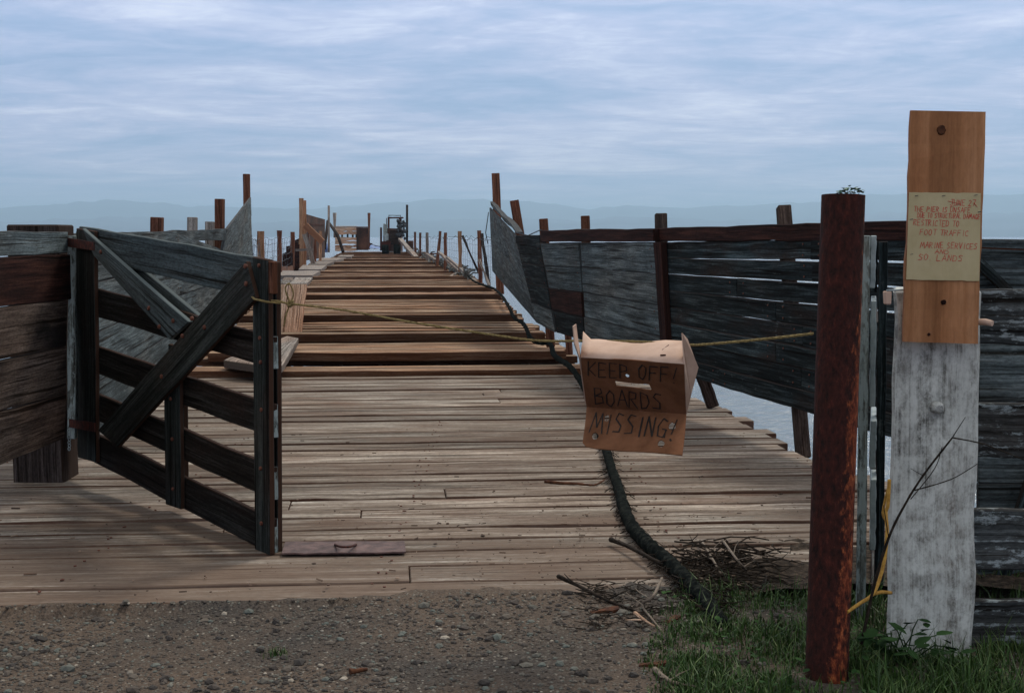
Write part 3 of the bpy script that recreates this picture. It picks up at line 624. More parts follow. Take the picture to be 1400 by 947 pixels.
def rails(root, plane_y, rows, mat, x0, x1, th, slope=.1, name='rail'):
    for (ya, yb) in rows:
        P = [at(x0, ya, plane_y), at(x1, ya + 2, plane_y + slope), at(x1, yb + 3, plane_y + slope), at(x0, yb, plane_y)]
        MB().slab(P, (0, th, 0), n=10, jit=.0022).build(name, M[mat], root, bevel=.006)
ff = thing('rail_fence', (2.0, 5.75, -.1), 'dark rail fence with flaking pale paint running right from the white post', 'fence')
rails(ff, 5.56, [(395, 471), (551, 626), (696, 779), (820, 884)], 'rail_paint', 1325, 1560, .05)
MB().slab([at(1540, 300, 5.5), at(1540, 900, 5.5), at(1600, 900, 5.5), at(1600, 300, 5.5)], (0, .15, 0)).build('post', M['old_timber'], ff)
bf = thing('board_fence', (2.3, 6.6, -.1), 'grey board fence seen through the gaps of the dark rail fence at right', 'fence')
rails(bf, 6.5, [(327, 397.5), (398, 548), (548.5, 660), (660.5, 760), (760.5, 850)], 'wall_grey', 1338, 1600, .04, name='board')
MB().slab([at(1330, 340, 6.45), at(1392, 400, 6.45), at(1384, 408, 6.45), at(1322, 352, 6.45)], (0, .04, 0)).build('brace', M['wall_dark'], bf)
MB().slab([at(1350, 820, 6.44), at(1410, 640, 6.44), at(1430, 645, 6.44), at(1368, 832, 6.44)], (0, .04, 0)).build('brace', M['wall_dark'], bf)
MB().slab([at(1338, 337, 6.44), at(1600, 346, 6.44), at(1600, 349, 6.44), at(1338, 340, 6.44)], (0, .02, 0)).build('trim', M['post_red'], bf)

# folded gate seen edge on
fg = thing('folded_gate', (1.47, 6.0, -.05), 'narrow grey green gate leaf folded back edge on between the pipe and the white post', 'gate')
def vstrip(name, x0, x1, y0, y1, Y, d, mat, dx=0, tw=0):
    MB().slab([at(x0, y0, Y), at(x0 - dx, y1, Y), at(x1 - dx, y1, Y), at(x1, y0, Y)], (d * (x0 - 700) / F, d, 0), jit=.0015, n=12).build(name, M[mat], fg, bevel=.003)
vstrip('stile', 1176, 1190, 322, 868, 5.9, .05, 'greenboard', 7)
vstrip('stile', 1201, 1214, 330, 800, 6.1, .05, 'wall_dark', 6)
vstrip('edging', 1167, 1171.5, 335, 880, 5.8, .02, 'galv', 9)
for (y0, y1) in ((322, 394), (411, 556), (575, 640), (655, 752)): vstrip('rail_end', 1190.5, 1198.5, y0, y1, 5.94, .5, 'galv', 2)
for (y0, y1) in ((330, 400), (440, 500), (640, 700), (800, 860)): vstrip('rail', 1191, 1201, y0, y1, 6.2, 1.2, 'wall_dark', 2)
for y in (505, 536, 655, 690, 766, 820):
    p = at(1168.5 - (y - 335) * .0165, y, 5.78); MB().tube([p + V((0, .01, 0)), p - V((0, .012, 0))], .008, 8).build('bolt', M['bolt'], fg)
p = at(1165, 800, 6.3); MB().slab([at(1165, 812, 6.3), at(1222, 812, 6.3), at(1222, 900, 6.3), at(1165, 900, 6.3)], (0, .2, 0)).build('sill_block', M['redwood'], fg)

# ---- ropes, cardboard sign -----------------------------------------------------------------------
def smooth(P, n=6):
    P = [V(p) for p in P]; out = []
    for i in range(len(P) - 1):
        p0, p1, p2, p3 = P[max(i - 1, 0)], P[i], P[i + 1], P[min(i + 2, len(P) - 1)]
        for k in range(n):
            t = k / n; out.append(.5 * ((2 * p1) + (p2 - p0) * t + (2 * p0 - 5 * p1 + 4 * p2 - p3) * t * t + (3 * p1 - p0 - 3 * p2 + p3) * t ** 3))
    return out + [P[-1]]
rope = MB()
def ropeY(px): k = (px - 700) / F; return 6.053 / (1 + .848 * k)
RP = [(347, 409, 7.13), (370, 411, 7.02), (383, 412, 7.0), (396, 415, 6.98), (470, 424, 6.8), (560, 440, 6.6), (650, 454, 6.35), (730, 465, 6.1), (800, 466, 5.95), (870, 467, 5.85), (935, 471, 5.72), (960, 471, 5.66), (1040, 464, 5.4), (1112, 456, 5.12)]
pr = smooth([at(x, y, ropeY(x)) for x, y, _ in RP], 10); rope.tube(pr, .004, 8, rnd=.5)
for ph in (0, 2.1, 4.2):
    rope.tube([p + V((0, math.cos(ph + i * .9) * .0035, math.sin(ph + i * .9) *   .003)) for i, p in enumerate(smooth(pr, 2))], .003, 5, rnd=.3)
rope.tube([at(344, 405, 7.15), at(348, 409, 7.08), at(366, 413, 7.0), at(382, 414, 7.0), at(386, 412, 7.2)], .006, 6)
kn = at(397, 415, 6.98)
for k in range(3): rope.tube([kn + V((.012 * math.cos(t + k), .012 * math.sin(t * 1.3), .014 * math.sin(t + k * 2))) for t in [i * .7 for i in range(10)]], .0055, 6)
rope.tube(smooth([kn, at(390, 395, 6.97), at(396, 388, 6.97), at(401, 402, 6.98), kn], 5), .004, 6)
rope.tube(smooth([kn, at(392, 428, 6.98), at(388, 446, 6.98)], 5), .004, 6)
tag(rope.build('rope', M['rope']), 'thin tan rope strung from the open gate across the pier to the rusty pipe', 'rope')
yr = MB(); yr.tube(smooth([at(1216, 655, 5.3), at(1214, 690, 5.28), at(1211, 700, 5.28), at(1213, 725, 5.25), at(1210, 760, 5.22), at(1203, 790, 5.2), at(1193, 812, 5.15), at(1176, 824, 5.1), at(1158, 836, 5.02)], 6), .007, 7)
yr.tube(smooth([at(1193, 812, 5.16), at(1205, 809, 5.18), at(1218, 810, 5.25)], 5), .007, 7); yr.tube(smooth([at(1216, 660, 5.3), at(1207, 700, 5.3), at(1213, 712, 5.28)], 5), .005, 6)
tag(yr.build('rope', M['yrope']), 'orange yellow rope hanging between the rusty pipe and the white post', 'rope')

box = thing('cardboard_sign', at(868, 560, 5.8), 'torn brown cardboard box with handwritten warning hanging from the rope', 'sign')
def holed(name, quad, outer, holes, th, mat, parent):
    """flat cardboard panel with punched holes, outer and holes in 0..1 panel coordinates"""
    cu = bpy.data.curves.new('tmp', 'CURVE'); cu.dimensions = '2D'; cu.fill_mode = 'BOTH'
    for poly in [outer] + holes:
        sp_ = cu.splines.new('POLY'); sp_.points.add(len(poly) - 1)
        for q, (x, y) in zip(sp_.points, poly): q.co = (x, y, 0, 1)
        sp_.use_cyclic_u = True
    tmp = bpy.data.objects.new('tmp', cu); C.objects.link(tmp); bpy.context.view_layer.update()
    me = tmp.to_mesh(); vs = [v.co.copy() for v in me.vertices]; fs = [tuple(p.vertices) for p in me.polygons]; tmp.to_mesh_clear()
    bpy.data.objects.remove(tmp); bpy.data.curves.remove(cu)
    n = (quad[1] - quad[0]).cross(quad[3] - quad[0]).normalized()
    if n.dot(CAM - quad[0]) < 0: n = -n
    mb = MB(); m = len(vs)
    P = [lerp(lerp(quad[0], quad[1], v.x), lerp(quad[3], quad[2], v.x), v.y) for v in vs]
    mb.v = P + [p - n * th for p in P]
    from collections import Counter
    ec = Counter()
    for f in fs:
        for i in range(len(f)): ec[frozenset((f[i], f[(i + 1) % len(f)]))] += 1
    for f in fs:
        mb.face(f, ((0, 0),) * len(f), .5); mb.face(tuple(reversed([i + m for i in f])), ((0, 0),) * len(f), .5)
        for i in range(len(f)):
            a, b = f[i], f[(i + 1) % len(f)]
            if ec[frozenset((a, b))] == 1: mb.face((a, b, b + m, a + m), ((0, 0),) * 4, .5)
    return mb.build(name, M[mat], parent)
def circ(x, y, rx, ry, n=14): return [(x + rx * math.cos(6.2832 * i / n) * R.uniform(.9, 1.1), y + ry * math.sin(6.2832 * i / n) * R.uniform(.9, 1.1)) for i in range(n)]
K = [at(794, 489, 5.60), at(935, 498, 5.30), at(938, 566, 5.50), at(802, 556, 5.82)]
fl = K[3], K[2], at(934, 622, 5.28), at(797, 614, 5.58)
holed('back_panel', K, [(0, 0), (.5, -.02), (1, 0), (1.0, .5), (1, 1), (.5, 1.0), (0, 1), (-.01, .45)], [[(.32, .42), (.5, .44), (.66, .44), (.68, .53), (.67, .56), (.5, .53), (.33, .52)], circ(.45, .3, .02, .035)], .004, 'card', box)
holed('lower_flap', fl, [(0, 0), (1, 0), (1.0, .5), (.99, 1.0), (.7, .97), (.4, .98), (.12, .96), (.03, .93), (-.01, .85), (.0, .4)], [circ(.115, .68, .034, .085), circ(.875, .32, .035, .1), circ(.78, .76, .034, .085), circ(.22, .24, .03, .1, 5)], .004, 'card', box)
TF = [at(797, 466, 5.81), at(934, 469, 5.51), K[1], K[0]]
mb = MB(); g = []
nu, nv = 12, 4
for j in range(nv + 1):
    for i in range(nu + 1):
        u, v = i / nu, j / nv; p = lerp(lerp(TF[0], TF[1], u), lerp(TF[3], TF[2], u), v); p = p + V((0, 0, .012 * math.sin(math.pi * v) + .004 * math.sin(u * 9) * (1 - v)))
        if j == 0: p = p + V((0, 0, .006 * (abs(u - .5) * 2) ** 2 + (.03 if i in (0,) else 0) + R.uniform(-.002, .002)))
        mb.v.append(p)
for j in range(nv):
    for i in range(nu):
        a = j * (nu + 1) + i; mb.face((a, a + 1, a + nu + 2, a + nu + 1), ((0, 0),) * 4, .5, 0, True)
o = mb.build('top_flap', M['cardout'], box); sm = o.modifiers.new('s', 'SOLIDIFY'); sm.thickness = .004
def flap(name, pts4, mat='cardout'):
    P = [V(p) for p in pts4]; MB_ = MB(); n = (P[1] - P[0]).cross(P[2] - P[0]).normalized() * .004
    m = len(P); MB_.v = P + [p + n for p in P]; MB_.face(tuple(range(m)), ((0, 0),) * m, .5); MB_.face(tuple(reversed(range(m, 2 * m))), ((0, 0),) * m, .5)
    for i in range(m): j = (i + 1) % m; MB_.face((i, i + m, j + m, j), ((0, 0),) * 4, .5)
    return MB_.build(name, M[mat], box)
flap('side_flap', [K[1] + V((.003, 0, 0)), at(933, 455, 5.31), at(940, 463, 5.36), at(950, 490, 5.41), at(955, 502, 5.44), at(945, 540, 5.46), K[2] + V((.003, 0, -.0))])
flap('side_flap', [K[0] - V((.004, 0, 0)), at(786, 470, 5.5), at(784, 446, 5.48), at(788, 443, 5.55), at(791, 468, 5.7), at(800, 520, 5.75), at(801, 550, 5.8)])
mb = MB()
text(mb, 'KEEP OFF!', K, .06, .95, .06, .34, .0052, .0015, slant=.08, rise=.02)
mb.build('lettering', M['ink'], box); mb = MB()
text(mb, 'BOARDS', K, .10, .80, .60, .93, .0052, .0015, slant=.03)
mb.build('lettering', M['ink'], box)
mb = MB(); text(mb, 'MISSING!', fl, .05, .93, .12, .60, .0056, .0015, slant=.14, rise=.05); mb.build('lettering', M['ink'], box)
mb = MB(); text(mb, 'CALIF', TF, .12, .45, .3, .8, .003, .012, slant=.1); mb2 = None
for q in ((.80, .55, .86, .3), (.78, .8, .83, .78)):
    P0 = lerp(lerp(TF[0], TF[1], q[0]), lerp(TF[3], TF[2], q[0]), q[1]); P1 = lerp(lerp(TF[0], TF[1], q[2]), lerp(TF[3], TF[2], q[2]), q[3])
    MB().tube([P0 + V((0, -.004, .014)), P1 + V((0, -.004, .014))], .003, 5).build('tear_mark', M['redwood'], box)

# ---- hose and deck objects ---------------------------------------------------------------------------
def onground(px, py, lift=0.0):
    p = gnd(px, py, 0.0)
    for _ in range(3):
        h = max(gz(p.x, p.y), -.5) if (p.y - SL * p.x) < S0 else .008
        p = gnd(px, py, h + lift)
    return p
HP = [(636, 372), (645, 382), (656, 388), (668, 392), (676, 395), (686, 404), (696, 420), (703, 434), (714, 441), (720, 450), (725, 462), (736, 468), (752, 470), (757, 484), (766, 492), (778, 500), (792, 518), (806, 545), (818, 585), (828, 612), (836, 640), (846, 668), (853, 695), (866, 722), (890, 748), (915, 770), (942, 797), (968, 826), (990, 858)]
hp = [onground(x, y, .035 + (.13 if y < 505 else .06 if y < 520 else 0) - (.03 if y > 850 else 0)) for x, y in HP]
hb = MB(); pp = smooth(hp, 8); rs = []
for i, p in enumerate(pp):
    rs.append((.032 + .006 * max(0, min(1, (9 - p.y) / 2)) - .014 * max(0, min(1, (5.9 - p.y) / .5))) * (1 + .07 * math.sin(i * 2.1) + R.uniform(-.05, .05)))
hb.tube(pp, rs, 12, jit=.06); o = hb.build('hose', M['hose']); tag(o, 'thick black rubber hose snaking down the pier deck into the grass', 'hose')
fb = MB()
for p in pp:
    if p.y < 10.5:
        for _ in range(5):
            a = R.uniform(0, 6.28); r = R.uniform(.03, .11); e = p + V((math.cos(a) * r, math.sin(a) * r, -.025)); fb.tube([p + V((math.cos(a) * .03, math.sin(a) * .03, R.uniform(-.02, .03))), lerp(p, e, .6) + V((0, 0, R.uniform(-.01, .02))), e], R.uniform(.0012, .003), 4)
tag(fb.build('weed_shreds', M['bark']), kind='stuff')
Pq = [gnd(390, 741, .012), gnd(553, 740, .012), gnd(555, 755, .012), gnd(385, 757, .012)]
pt = thing('steel_plate', gnd(470, 750, 0), 'flat rusted steel plate lying on the deck beside the gate foot', 'plate')
MB().slab([q + V((0, 0, .004)) for q in Pq], (0, 0, -.008), n=10, jit=.002, allside=True).build('plate', M['plate'], pt)
MB().tube(smooth([gnd(458, 744, .02), gnd(466, 747, .045), gnd(478, 747, .045), gnd(487, 744, .02)], 5), .006, 6).build('lug', M['rust'], pt)
def stick(pts_, r, mat, label, lift=.01, side=True):
    P = smooth([onground(x, y, r + l) for x, y, l in pts_], 4); n = len(P)
    mb = MB(); mb.tube(P, [r * (1 - .6 * i / n) for i in range(n)], 6, jit=.2)
    if side:
        for k in (n // 3, n // 2, 2 * n // 3):
            d = V((R.uniform(-1, 1), R.uniform(-1, 1), R.uniform(0, .5))).normalized() * .1; mb.tube([P[k], P[k] + d * .6, P[k] + d + V((.01, 0, 0))], [r * .4, r * .3, r * .15], 5)
    tag(mb.build('stick', M[mat]), label, 'stick')
stick([(745, 658, .0), (765, 660, .0), (790, 661, .005), (812, 663, 0), (826, 656, 0)], .012, 'chip', 'curved red brown stick lying on the deck left of the hose', side=False)
stick([(835, 737, .01), (862, 748, .02), (900, 768, .03), (925, 780, .0)], .013, 'bark', 'straight dark stick poking out left from under the hose')
stick([(763, 787, .03), (790, 800, .02), (830, 820, .0), (870, 835, 0)], .010, 'bark', 'thin dark twig at the deck edge, left end of the brush')
stick([(958, 738, .01), (975, 765, .04), (990, 792, .0)], .008, 'dead', 'pale bare twig lying right of the hose on the dark brush')
stick([(988, 738, .03), (1008, 765, .08), (1022, 780, .0)], .007, 'dead', 'slender pale twig farthest right in the brush pile')
stick([(905, 790, .08), (893, 815, .06), (878, 826, .01), (895, 850, 0), (905, 862, 0)], .008, 'dead', 'crooked grey twig standing beside the grass edge')
stick([(868, 838, .02), (885, 850, .015), (895, 856, .0)], .009, 'pale', 'short peeled white stick on the gravel by the grass')
stick([(895, 914, .0), (915, 930, .01), (935, 935, 0)], .010, 'dead', 'pale broken stick lowest in the grass at the bottom')
stick([(478, 918, .0), (490, 916, .0), (502, 914, 0)], .012, 'chip', 'short dark stub of wood alone on the gravel', side=False)
def chip(x, y, l, w, ang, mat, label):
    p = onground(x, y, .012); d = V((math.cos(ang), math.sin(ang), .15)); sd = V((-math.sin(ang), math.cos(ang), 0)) * w
    tag(MB().slab([p - d * l / 2, p + d * l / 2, p + d * l / 2 + sd, p - d * l / 2 + sd], (0, 0, -.012), jit=.004, n=4).build('bark_chip', M[mat]), label, 'bark chip')
chip(922, 846, .09, .03, .9, 'chip', 'reddish bark chip in the grass beside the crooked grey twig')
chip(828, 834, .12, .04, .1, 'chip', 'red brown bark slab under the thin twig at the deck edge')
chip(892, 907, .10, .03, -.2, 'chip', 'reddish chip of bark above the lowest pale stick')
br = MB()
def inbrush():
    while True:
        x, y = R.gauss(975, 42), R.gauss(775, 22)
        if 905 < x < 1090 and 735 < y < 830: return x, y
for _ in range(240):
    x, y = inbrush(); p = onground(x, y, R.uniform(.01, .05)); a = R.gauss(-.6, .9); L = .05 + .22 * R.random() ** 1.6
    d = V((math.cos(a), math.sin(a), R.uniform(-.05, .07))) * L; q = p + d; q.z = max(q.z, gz(q.x, q.y) + .005, .005 if (q.y - SL * q.x) > S0 else -1)
    br.tube([p - d * .3, lerp(p, q, .2) + V((R.gauss(0, .02), R.gauss(0, .02), R.gauss(0, .012))), lerp(p, q, .6) + V((R.gauss(0, .02), R.gauss(0, .02), R.gauss(0, .012))), q], [.0045, .004, .003, .0012], 4)
for _ in range(150):
    x, y = R.uniform(800, 905), R.uniform(795, 860); p = onground(x, y, .005); a = R.uniform(0, 3.14); L = R.uniform(.03, .12); d = V((math.cos(a), math.sin(a), .05)) * L
    br.tube([p, p + d], [.003, .0015], 4)
tag(br.build('brush_pile', M['bark']), kind='stuff')
sm_ = MB(); nx, ny = 46, 34
for j in range(ny + 1):
    for i in range(nx + 1):
        x, y = .75 + 2.2 * i / nx, 6.22 + 1.5 * j / ny; f = y - SL * x - S0
        e = 1 - max(0, abs(x - 1.95) / 1.15) ** 2 - max(0, (f + .1) / 1.0) ** 1.3
        z = .055 * e + .04 * mnoise.noise(V((x * 3, y * 3, 2))) + .02 * mnoise.noise(V((x * 11, y * 11, 5))) - .012
        sm_.v.append(V((x, y, max(-.06, min(.06, z)) + .004)))
for j in range(ny):
    for i in range(nx):
        a = j * (nx + 1) + i; sm_.face((a, a + 1, a + nx + 2, a + nx + 1), ((0, 0),) * 4, .5, 0, True)
tag(sm_.build('soil_heap', M['soil']), kind='stuff')
# gravel stones and deck litter
gs = MB(); cnt = 0
while cnt < 15000:
    x = R.uniform(-3.2, 2.6); y = R.uniform(4.3, 6.45)
    if y - SL * x > S0 - .02: continue
    dens = .35 + .8 * max(0, mnoise.noise(V((x * 1.3, y * 1.3, 9))) + .35)
    if x > .9: dens *= .5
    if R.random() > dens: continue
    r = min(.028, .0042 * math.exp(abs(R.gauss(0, .62)))); gs.stone((x, y, gz(x, y) + r * .15), r, R.random() ** 1.3); cnt += 1
for (px, py, r, c) in ((340, 838, .024, .86), (152, 839, .017, .97), (505, 870, .012, .86), (288, 850, .013, .9), (640, 812, .014, .8), (662, 935, .022, .1), (785, 916, .022, .84), (790, 922, .018, .1), (178, 921, .018, .97), (286, 934, .02, .1), (725, 868, .014, .86), (30, 936, .02, .95), (235, 930, .016, .9), (540, 928, .012, .86)):
    p = onground(px, py, 0); gs.stone((p.x, p.y, p.z + r * .3), r, c)
tag(gs.build('gravel_stones', M['stones']), kind='stuff')
lt = MB()
for _ in range(1100):
    if R.random() < .5: x, y = R.gauss(880, 170), R.gauss(735, 40)
    else: x, y = R.uniform(-20, 1110), R.uniform(560, 835)
    p = gnd(x, y, .012)
    if y < 560 or p.y - SL * p.x < S0 or p.x > interp(RT, p.y) - .1: continue
    r = R.uniform(.003, .010) if R.random() < .93 else R.uniform(.01, .018)
    if R.random() < .75: lt.stone(p, r * .8, flat=.35)
    else:
        a = R.uniform(0, 3.14); d = V((math.cos(a), math.sin(a), 0)) * r * 1.8; lt.tube([p - d, p + d], r * .3, 4)
tag(lt.build('deck_litter', M['litter']), kind='stuff')
# grass
gr = MB()
def blade(p, h, w):
    a = R.uniform(0, 6.28); ln = R.uniform(.15, .9) * h; d = V((math.cos(a), math.sin(a), 0)); sd = V((-math.sin(a), math.cos(a), 0)) * w
    c = R.random(); m1 = p + V((0, 0, h * .55)) + d * ln * .3; tip = p + V((0, 0, h * (1 - .2 * ln / h))) + d * ln
    i = len(gr.v); gr.v += [p - sd, p + sd, m1 + sd * .8, m1 - sd * .8, tip]
    gr.face((i, i + 1, i + 2, i + 3), ((0, 0),) * 4, c); gr.face((i + 3, i + 2, i + 4), ((0, 0),) * 3, c)
n = 0
while n < 20000:
    px, py = R.uniform(840, 1420), R.uniform(795, 1010)
    p = onground(px, py, 0)
    if p.y - SL * p.x > S0 - .01: continue
    edge = 865 + 55 * mnoise.noise(V((py * .02, 3, 0))) + max(0, 900 - py) * .25 + max(0, py - 900) * .3
    k = min(1, max(0, (px - edge) / 60)) * max(0, min(1, .95 + 2.0 * mnoise.noise(V((p.x * 4, p.y * 4, 0)))))
    if 1215 < px < 1340 and p.y > 5.38: k = 0
    if R.random() > k: 
        n += .3; continue
    if 1085 < px < 1180 and p.y < 5.12 and R.random() < .8: n += .2; continue
    blade(p, min(.1, .016 * math.exp(abs(R.gauss(0, .75)))) * (.7 + .6 * k) * (1.4 if px > 1120 else 1), R.uniform(.0014, .0034)); n += 1
for _ in range(60):
    p = onground(R.gauss(378 * 1.0, 8), R.gauss(895, 3), 0); blade(p, .03, .002)
tag(gr.build('grass', M['grass']), kind='stuff')
gc = MB(); k = 0
while k < 330:
    px, py = R.choice([(R.uniform(900, 1110), R.uniform(815, 960)), (R.uniform(1160, 1420), R.uniform(868, 990))]); p = onground(px, py, 0)
    if p.y - SL * p.x > S0 - .03 or (1215 < px < 1340 and p.y > 5.36): continue
    if mnoise.noise(V((p.x * 4, p.y * 4, 8))) < -.02: k += .2; continue
    leafat(gc, p + V((0, 0, R.uniform(.01, .06))), R.uniform(.014, .034)); k += 1
tag(gc.build('ground_cover', M['leaf']), kind='stuff')
# leafy weed and bare twig at the white post
wd = thing('leafy_weed', onground(1235, 905), 'broad leaved green weed at the foot of the white post', 'weed')
mb = MB(); lv = MB()
for (x, y, s_) in ((1172, 872, .07), (1183, 862, .075), (1280, 868, .07), (1300, 884, .065), (1315, 893, .06), (1208, 868, .08), (1238, 888, .08), (1195, 858, .07), (1215, 850, .075), (1240, 853, .07), (1262, 862, .07), (1188, 873, .06), (1228, 872, .085), (1205, 884, .07), (1270, 880, .06), (1250, 882, .075), (1180, 890, .05), (1290, 890, .05), (1218, 862, .06), (1255, 846, .05)):
    e = at(x, y, 5.1 + R.uniform(-.1, .12)); base = wd.location + V((R.uniform(-.05, .05), 0, 0)); mb.tube([base, lerp(base, e, .6) + V((0, 0, .03)), e], [.003, .0025, .002], 5)
    leafat(lv, e, s_, R.random()); leafat(lv, e + V((R.uniform(-.03, .03), -.01, -.01)), s_ * .7)
mb.build('stem', M['leaf'], wd); lv.build('leaves', M['leaf'], wd)
tw = MB()
for P, r in (([(1178, 880), (1195, 800), (1215, 735), (1237, 690), (1262, 650), (1302, 598)], .006), ([(1302, 598), (1345, 607), (1400, 628), (1440, 640)], .003), ([(1302, 598), (1320, 570)], .002), ([(1250, 670), (1300, 655), (1336, 634)], .0025), ([(1245, 682), (1278, 640), (1288, 610)], .002), ([(1215, 735), (1208, 690)], .002), ([(1262, 650), (1245, 640)], .0015)):
    Q_ = smooth([at(x, y, 5.08 + .0006 * (x - 1200)) for x, y in P], 5); m = len(Q_); tw.tube(Q_, [r * (1 - .45 * i / m) for i in range(m)], 6, jit=.12)
tag(tw.build('bare_branch', M['bark']), 'thin bare branch arching up in front of the white post', 'branch')

# ---- things lying on the pier ------------------------------------------------------------------------
def flatboard(name, q, th, mat, label, cat, group=None, h=0.10):
    P = [gnd(x, y, h) for x, y in q]; tag(MB().slab(P, (0, 0, -th), jit=.006, warp=.005).build(name, M[mat], bevel=.008), label, cat, group)
flatboard('loose_plank', [(306, 492), (392, 459), (408, 462), (383, 503)], .09, 'post_grey', 'wide grey board lying askew at the left edge behind the gate', 'plank', h=.2)
cr = thing('plank_crate', at(396, 458, 23.5), 'pale x', 'crate')
cr['label'] = 'pale tan double plank block standing at the left deck edge behind the gate end'
for (a, b, c, d) in (((380, 388), (394, 388), (386, 456), (374, 456)), ((395, 388), (419, 388), (412, 456), (387, 456))):
    P = [at(*p, 23.3 if i < 2 else 23.0) for i, p in enumerate((a, b, c, d))]
    MB().slab([P[0], P[3], P[2], P[1]], (0, .08, 0), n=8, jit=.005).build('front_plank', M['pale'], cr, bevel=.008)
    x0, x1 = a[0], b[0]
    MB().slab([at(x0, 387.5, 23.3), at(x0 + 8, 379, 27.3), at(x1 + 8, 379, 27.3), at(x1, 387.5, 23.3)], (0, 0, -.07), n=6, jit=.005).build('top_plank', M['post_grey'], cr, bevel=.008)
0 and MB().slab([at(419, 391, 23.5), at(427, 383, 27), at(427, 436, 27), at(413, 455, 23.5)], (-.05, 0, 0), n=4).build('side_plank', M['post_red'], cr)
pads = [((386, 370), (438, 370), (427, 376), (378, 376), 5), ((414, 362), (447, 362), (439, 368), (408, 368), 2), ((427, 356.5), (459, 356.5), (446, 361), (421, 361), 2.5), ((440, 352.5), (473, 352.5), (459, 355.5), (434, 355.5), 1.5), ((465, 348.6), (484, 348.6), (480, 350.8), (461, 350.8), 1.2)]
lab = ['widest and nearest grey plank pad on the left edge, just past the pale block', 'grey plank pad second along the left edge, below the tall orange post', 'pale plank pad third along the left edge of the pier', 'bright plank pad fourth along the left edge, before the log bin', 'farthest small pale plank pad on the left edge of the pier']
for (a, b, c, d, fp), L in zip(pads, lab):
    P0 = gnd(*c); hgt = .17; P = [gnd(*q, hgt) for q in (a, b, c, d)]
    tag(MB().slab(P, (0, 0, -hgt), n=6, jit=.01).build('plank_pad', M['post_grey'], bevel=.01), L, 'plank', 'plank pads along the left edge of the pier')

# ---- far structures ---------------------------------------------------------------------------------------
def fp(mb, xt, yt, xb, yb, Y, wpx, d=None, **k):
    mb.beam(at(xb, yb, Y), at(xt, yt, Y), wpx * Y / F, (d or wpx) * Y / F, up=(0, 1, 0), n=5, jit=.01, **k)
def yb(y): return gnd(700, y).y
# left wire fence
wf = thing('wire_fence', gnd(356, 376), 'wire fence on reddish posts along the left edge past the fence wing', 'fence')
posts = [(356.5, 316, 46, 8.5, 'post_tan'), (382, 315, 57, 6, 'post_red'), (400, 317, 70, 5, 'post_red'), (428, 316, 90, 3, 'old_timber'), (435, 316, 105, 2.5, 'old_timber')]
for (x, yt, Y, w, m) in posts:
    mb = MB(); fp(mb, x, yt, x, 323 + 1.62 * F / Y, Y, w); mb.build('post', M[m], wf)
mb = MB(); ends = [(345, 42)] + [(p[0], p[2]) for p in posts[:4]]
for (xa, Ya), (xb, Yb) in zip(ends, ends[1:]):
    for h in (.1, .35, .6, .85, 1.1, 1.35, 1.55):
        a = V(((xa - 700) / F * Ya, Ya, h)); b = V(((xb - 700) / F * Yb, Yb, h)); P = []
        for k in range(9):
            t = k / 8; P.append(lerp(a, b, t) + V((0, 0, R.uniform(-.05, .05) - .05 * math.sin(math.pi * t))))
        mb.tube(P, .008, 4)
    for k in range(6):
        t = (k + .5) / 6; a = V(((xa - 700) / F * Ya, Ya, 0)); b = V(((xb - 700) / F * Yb, Yb, 0)); p = lerp(a, b, t); mb.tube([p + V((R.uniform(-.1, .1), 0, .1)), p + V((R.uniform(-.1, .1), 0, .8)), p + V((0, 0, 1.5))], .007, 4)
mb.build('wire', M['wire'], wf)
# right wire fence
wr_ = thing('wire_fence', gnd(664, 388), 'wire fence on leaning posts along the right edge before the fence wing', 'fence')
rp = [(655, 315, 657, 388, 49, 5.5, 'post_red'), (658.5, 319, 669, 391, 47.5, 4.5, 'old_timber'), (628.7, 316, 629, 377, 57, 5, 'post_tan'), (609, 318, 609, 370, 66, 4.2, 'post_red'), (602, 316, 597.5, 362, 72, 4, 'post_red'), (584, 318, 584, 354, 88, 3.6, 'post_grey'), (574.5, 318, 574.5, 350, 100, 3, 'post_red'), (567.5, 317, 567.5, 346, 115, 3, 'post_red')]
for (xt, yt, xb, y_, Y, w, m) in rp:
    mb = MB(); fp(mb, xt, yt, xb, y_ + 2, Y, w); mb.build('post', M[m], wr_)
mb = MB(); fp(mb, 632, 322, 654, 372, 56, 3.2); mb.build('brace', M['old_timber'], wr_)
for (a, b, Y1, Y2, w) in (((600, 345), (640, 382), 66, 56, 4), ((612, 352), (650, 385), 62, 52, 4), ((583, 347), (596, 356), 85, 72, 3.5), ((628, 372), (612, 380), 57, 55, 2.5), ((655, 355), (669, 390), 48, 47, 3), ((588, 347), (605, 347), 80, 80, 2)):
    mb = MB(); mb.beam(at(*a, Y1), at(*b, Y2), w * Y1 / F, w * Y1 / F * .7, n=4, jit=.02); mb.build('fallen_rail', M['post_grey' if a[0] != 588 else 'post_red'], wr_)
mb = MB(); ends = [(556, 135), (567.5, 115), (584, 88), (602, 72), (609, 66), (629, 57), (655, 49), (672, 41)]
for (xa, Ya), (xb, Yb) in zip(ends, ends[1:]):
    for h in (.4, .7, 1.0, 1.3, 1.5, 1.55):
        a = V(((xa - 700) / F * Ya, Ya, h)); b = V(((xb - 700) / F * Yb, Yb, h))
        mb.tube([lerp(a, b, k / 8) + V((0, 0, R.uniform(-.04, .04) * (2 if h > 1.4 else .6))) for k in range(9)], .009 if h > 1.4 else .004, 4)
    for k in range(8):
        t = (k + .5) / 8; a = V(((xa - 700) / F * Ya, Ya, 0)); b = V(((xb - 700) / F * Yb, Yb, 0)); p = lerp(a, b, t); mb.tube([p + V((0, 0, .1)), p + V((0, 0, 1.5))], .004, 4)
mb.build('wire', M['wire'], wr_)
nt_ = MB()
